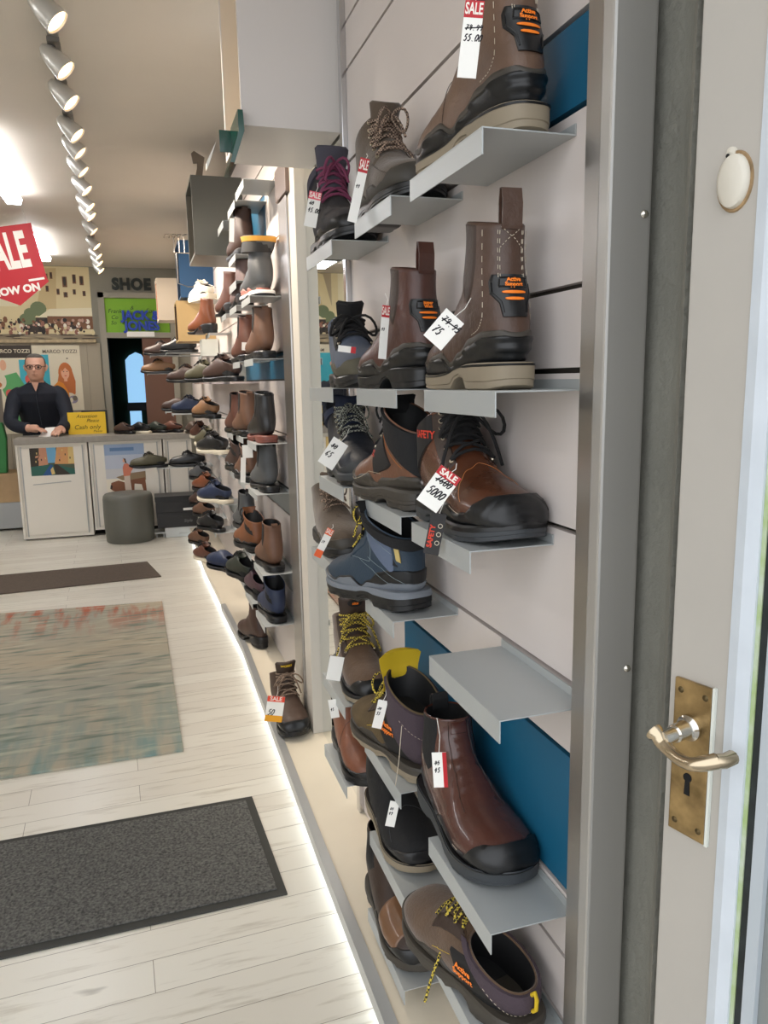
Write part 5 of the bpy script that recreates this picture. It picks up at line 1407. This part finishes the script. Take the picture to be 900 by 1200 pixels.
# nose, brow, lips, chin, ears
fy = hy-.078
mb.tube([(hx, fy+.006, hz+.128), (hx, fy-.006, hz+.108), (hx, fy-.020, hz+.088), (hx, fy-.008, hz+.080)], [.008, .010, .014, .009], 10)
mb.tube([(hx-.045, fy+.020, hz+.136), (hx-.02, fy+.006, hz+.139), (hx+.02, fy+.006, hz+.139), (hx+.045, fy+.020, hz+.136)], .009, 8)
mb.tube([(hx-.026, fy+.012, hz+.060), (hx, fy-.001, hz+.062), (hx+.026, fy+.012, hz+.060)], [.004, .006, .004], 8)
mb.tube([(hx-.024, fy+.012, hz+.050), (hx, fy, hz+.050), (hx+.024, fy+.012, hz+.050)], [.004, .007, .004], 8)
for s in (-1, 1):
    mb.tube([(hx+s*.074, hy+.03, hz+.088), (hx+s*.083, hy+.036, hz+.105), (hx+s*.086, hy+.04, hz+.128), (hx+s*.078, hy+.034, hz+.142)], [.009, .011, .013, .008], 8)
def hand(mb, w, d, s, up=Vector((0, 0, 1))):
    """w wrist, d direction of the fingers, s=+1 thumb to the left of d seen from above"""
    w = Vector(w); d = Vector(d).normalized(); l = up.cross(d).normalized()
    mb.tube([w-d*.02, w+d*.015, w+d*.045, w+d*.075, w+d*.086], [.030, .030, .034, .034, .020], 12)
    for k, (o_, ln) in enumerate(((.027, .068), (.009, .078), (-.010, .072), (-.027, .056))):
        b = w+d*.075+l*o_*s*1.0; f1 = b+d*ln*.45-up*.004+l*o_*.15*s; f2 = b+d*ln*.80-up*.016+l*o_*.2*s; f3 = b+d*ln-up*.030+l*o_*.2*s
        mb.tube([b-d*.03, b, f1, f2, f3], [.010, .0105, .0095, .0085, .006], 8)
    t0 = w+d*.02+l*.024*s; mb.tube([t0, t0+d*.03+l*.022*s, t0+d*.055+l*.030*s-up*.01, t0+d*.072+l*.030*s-up*.016], [.014, .012, .0105, .007], 8)
hand(mb, ARMS[0][0][-1], (.85, -.35, -.06), 1); hand(mb, ARMS[1][0][-1], (-.25, -.75, -.10), 1)
body = remesh(mb, 'person', [skin], None, .0055, 2)
tag(body, 'man in glasses and a dark navy jacket leaning on the counter with both hands', 'person')
mb = MB(); torso(mb, .010); mb.tube([(mx-.05, my-.04, 1.235), (mx-.058, my+.02, 1.262), (mx, my+.062, 1.275), (mx+.058, my+.02, 1.262), (mx+.05, my-.04, 1.235)], .014, 8)
jk = remesh(mb, 'jacket', [jacket_m], body, .008, 2)
# open the neck: zip line, shirt V
g = MB().prism([(mx-.028, 1.262), (mx+.028, 1.262), (mx, 1.185)], 1, my-.108, my-.098); g.build('neckline', skin, body)
g = MB().tube([(mx, my-.106, 1.19), (mx, my-.098, 1.10), (mx+.005, my-.055, 1.0), (mx+.01, my-.01, .9)], .003, 6); g.build('zip', mat('zip_grey', (70,74,84), .4, .6), jk)
mb = MB(); legs(mb, .012); remesh(mb, 'trousers', [mat('trousers_dark', (28,28,32), .8)], body, .012, 2)
for s in (-1, 1):
    g = MB(); loft(g, [((mx+.02+s*.10, my+.22, .002), .048, .13), ((mx+.02+s*.10, my+.22, .03), .050, .135), ((mx+.02+s*.10, my+.235, .07), .046, .10), ((mx+.02+s*.10, my+.26, .11), .044, .06)]); g.build('shoe', blk_l, body, smooth=True)
hr = MB(); rows = []
for i, (a_, b_, c_, d_) in enumerate(hs[5:]):
    rows.append((a_, b_, c_+.006, d_+.006))
N_ = 24; vv = []
for (a_, b_, c_, d_) in rows:
    for k in range(N_):
        an = 2*pi*k/N_; front = max(0, -sin(an))
        zz = a_
        if a_ < .19 and front > .2: cc, dd = c_-.016, d_-.018
        else: cc, dd = c_, d_
        vv.append((hx+cc*cos(an), hy+.012+b_+dd*sin(an), hz+zz+.005))
ff = [(i*N_+k, i*N_+(k+1) % N_, (i+1)*N_+(k+1) % N_, (i+1)*N_+k) for i in range(len(rows)-1) for k in range(N_)]
hr.add(vv, ff); hr.build('hair', mat('hair_grey', (88,82,76), .8, bump=.5, bscale=200, var=.3, vscale=90), body, smooth=True)
gm = mat('glasses_black', (18,18,20), .4); g = MB()
for s in (-1, 1):
    c = Vector((hx+s*.032, fy-.008, hz+.117))
    g.tube([c+Vector((.025*cos(2*pi*k/16), .004*abs(cos(2*pi*k/16)), .017*sin(2*pi*k/16))) for k in range(17)], .0028, 6)
    g.tube([c+Vector((s*.025, 0, .004)), Vector((hx+s*.080, hy+.03, hz+.124))], .0024, 6)
g.tube([(hx-.008, fy-.01, hz+.119), (hx+.008, fy-.01, hz+.119)], .0024, 6); gl_ = g.build('glasses', gm, body, smooth=True)
for s in (-1, 1):
    e = MB().lathe([(0, -.009), (.006, -.007), (.0095, 0), (.006, .007), (0, .009)], c=(hx+s*.031, fy+.012, hz+.117), n=12); e.build('eye', mat('eye_dark', (52,38,30), .4), body, smooth=True)
g = MB().tube([(hx-.022, fy+.002, hz+.0555), (hx, fy-.009, hz+.0555), (hx+.022, fy+.002, hz+.0555)], .0022, 6); g.build('mouth', mat('lips', (150,92,80), .6), body)
pa = MB(); F = frame((-.73, 6.86, .858), (.9, -.4, .05), (.25, .62, .35)); pa.box(-.055, .055, -.10, .07, 0, .001); po_ = pa.build('paper_sheet', card); po_.matrix_world = F
tag(po_, 'white sheet of paper under the hand of the man at the counter', 'paper')

# ------------------------------------------------------------------ lamps
tk = MB().prism([(-.160, 1.2), (-.128, 1.2), (-.250, 7.35), (-.278, 7.35)], 2, 2.278, 2.31)
tag(tk.build('lighting_track', mat('track_grey', (150,146,138), .4, .4)), 'slim metal lighting track along the ceiling carrying the row of spotlights', 'lighting track')
lamp_m = mat('spot_body', (206,204,198), .3, .5); glow = mat('spot_glow', (255,206,150), .5, emit=7)
glow_d = mat('spot_glow_dim', (255,214,170), .5, emit=1.5)
ax = Vector((.62, -.10, -.66)).normalized()
LP = [(2.40,1),(2.74,1),(3.03,1),(3.40,1),(3.65,0),(3.95,0),(4.31,1),(4.70,1),(4.95,1),(5.40,0),(5.97,1),(6.43,1),(6.78,1),(7.20,1)]
words = ['nearest', 'second', 'third', 'fourth', 'fifth', 'sixth', 'seventh', 'eighth', 'ninth', 'tenth', 'eleventh', 'twelfth', 'thirteenth', 'furthest']
for i, (y, on) in enumerate(LP):
    x = -.145-.019*(y-1.2); r = empty('track_spotlight', (x, y, 2.278)); tag(r, '%s bullet-shaped ceiling spotlight on the track%s' % (words[i], ', counting from the entrance' if i else ' to the entrance'), 'spotlight', 'bullet spotlights on the ceiling track')
    q_ = ax.to_track_quat('Z', 'Y').to_matrix().to_4x4()
    M = Matrix.Translation((.0, 0, -.055)) @ q_
    MB().lathe([(0, -.052), (.012, -.050), (.022, -.036), (.030, -.008), (.035, .026), (.037, .044), (.034, .044), (.031, .038)], n=20).xf(M).build('lamp_shade', lamp_m, r, smooth=True, angle=R(50))
    MB().lathe([(0, .039), (.031, .039)], n=20).xf(M).build('lamp_lens', glow if on else glow_d, r)
    g = MB(); g.box(-.018, .018, -.03, .03, -.014, 0); g.tube([(0, 0, -.01), (0, 0, -.05)], .005, 8); g.build('lamp_arm', mat('arm_grey', (120,116,110), .4, .5), r)
    ld = bpy.data.lights.new('spot', 'SPOT'); ld.energy = 19 if on else 7; ld.color = (1, .88, .74); ld.spot_size = R(95); ld.spot_blend = .8; ld.shadow_soft_size = .03
    lo = bpy.data.objects.new('spot_lamp', ld); COL.objects.link(lo); lo.parent = r; lo.matrix_local = Matrix.Translation((.0, 0, -.055)) @ Matrix.Translation(ax*.06) @ (-ax).to_track_quat('Z', 'Y').to_matrix().to_4x4()
tube_m = mat('tube_glow', (248,250,255), .5, emit=17)
for (x, y0, y1, l) in ((-.60, 3.75, 5.0, 'fluorescent batten on the ceiling above and left of the sale board'), (-.66, 6.0, 7.15, 'fluorescent batten on the ceiling behind the sale board'), (-2.1, 2.0, 3.4, 'added unseen fill batten on the left side of the ceiling nearer the entrance'), (-2.1, 5.0, 6.4, 'added unseen fill batten on the left side of the ceiling further in')):  # the two far-left battens are out of view, added to brighten the room
    r = empty('ceiling_light', (x, (y0+y1)/2, 2.31)); tag(r, l, 'ceiling light', 'fluorescent battens'); h = (y1-y0)/2
    MB().box(-.03, .03, -h, h, -.03, 0).build('housing', white_paint, r, bevel=.003)
    MB().prism([(-.045, -.031), (.045, -.031), (.035, -.058), (-.035, -.058)], 1, -h+.01, h-.01).build('diffuser', tube_m, r)

w = bpy.data.worlds.new('world'); SC.world = w; w.use_nodes = True
bg = w.node_tree.nodes['Background']; bg.inputs['Color'].default_value = (.93, .96, 1, 1); bg.inputs['Strength'].default_value = 1.5
SC.view_settings.exposure = 0.55
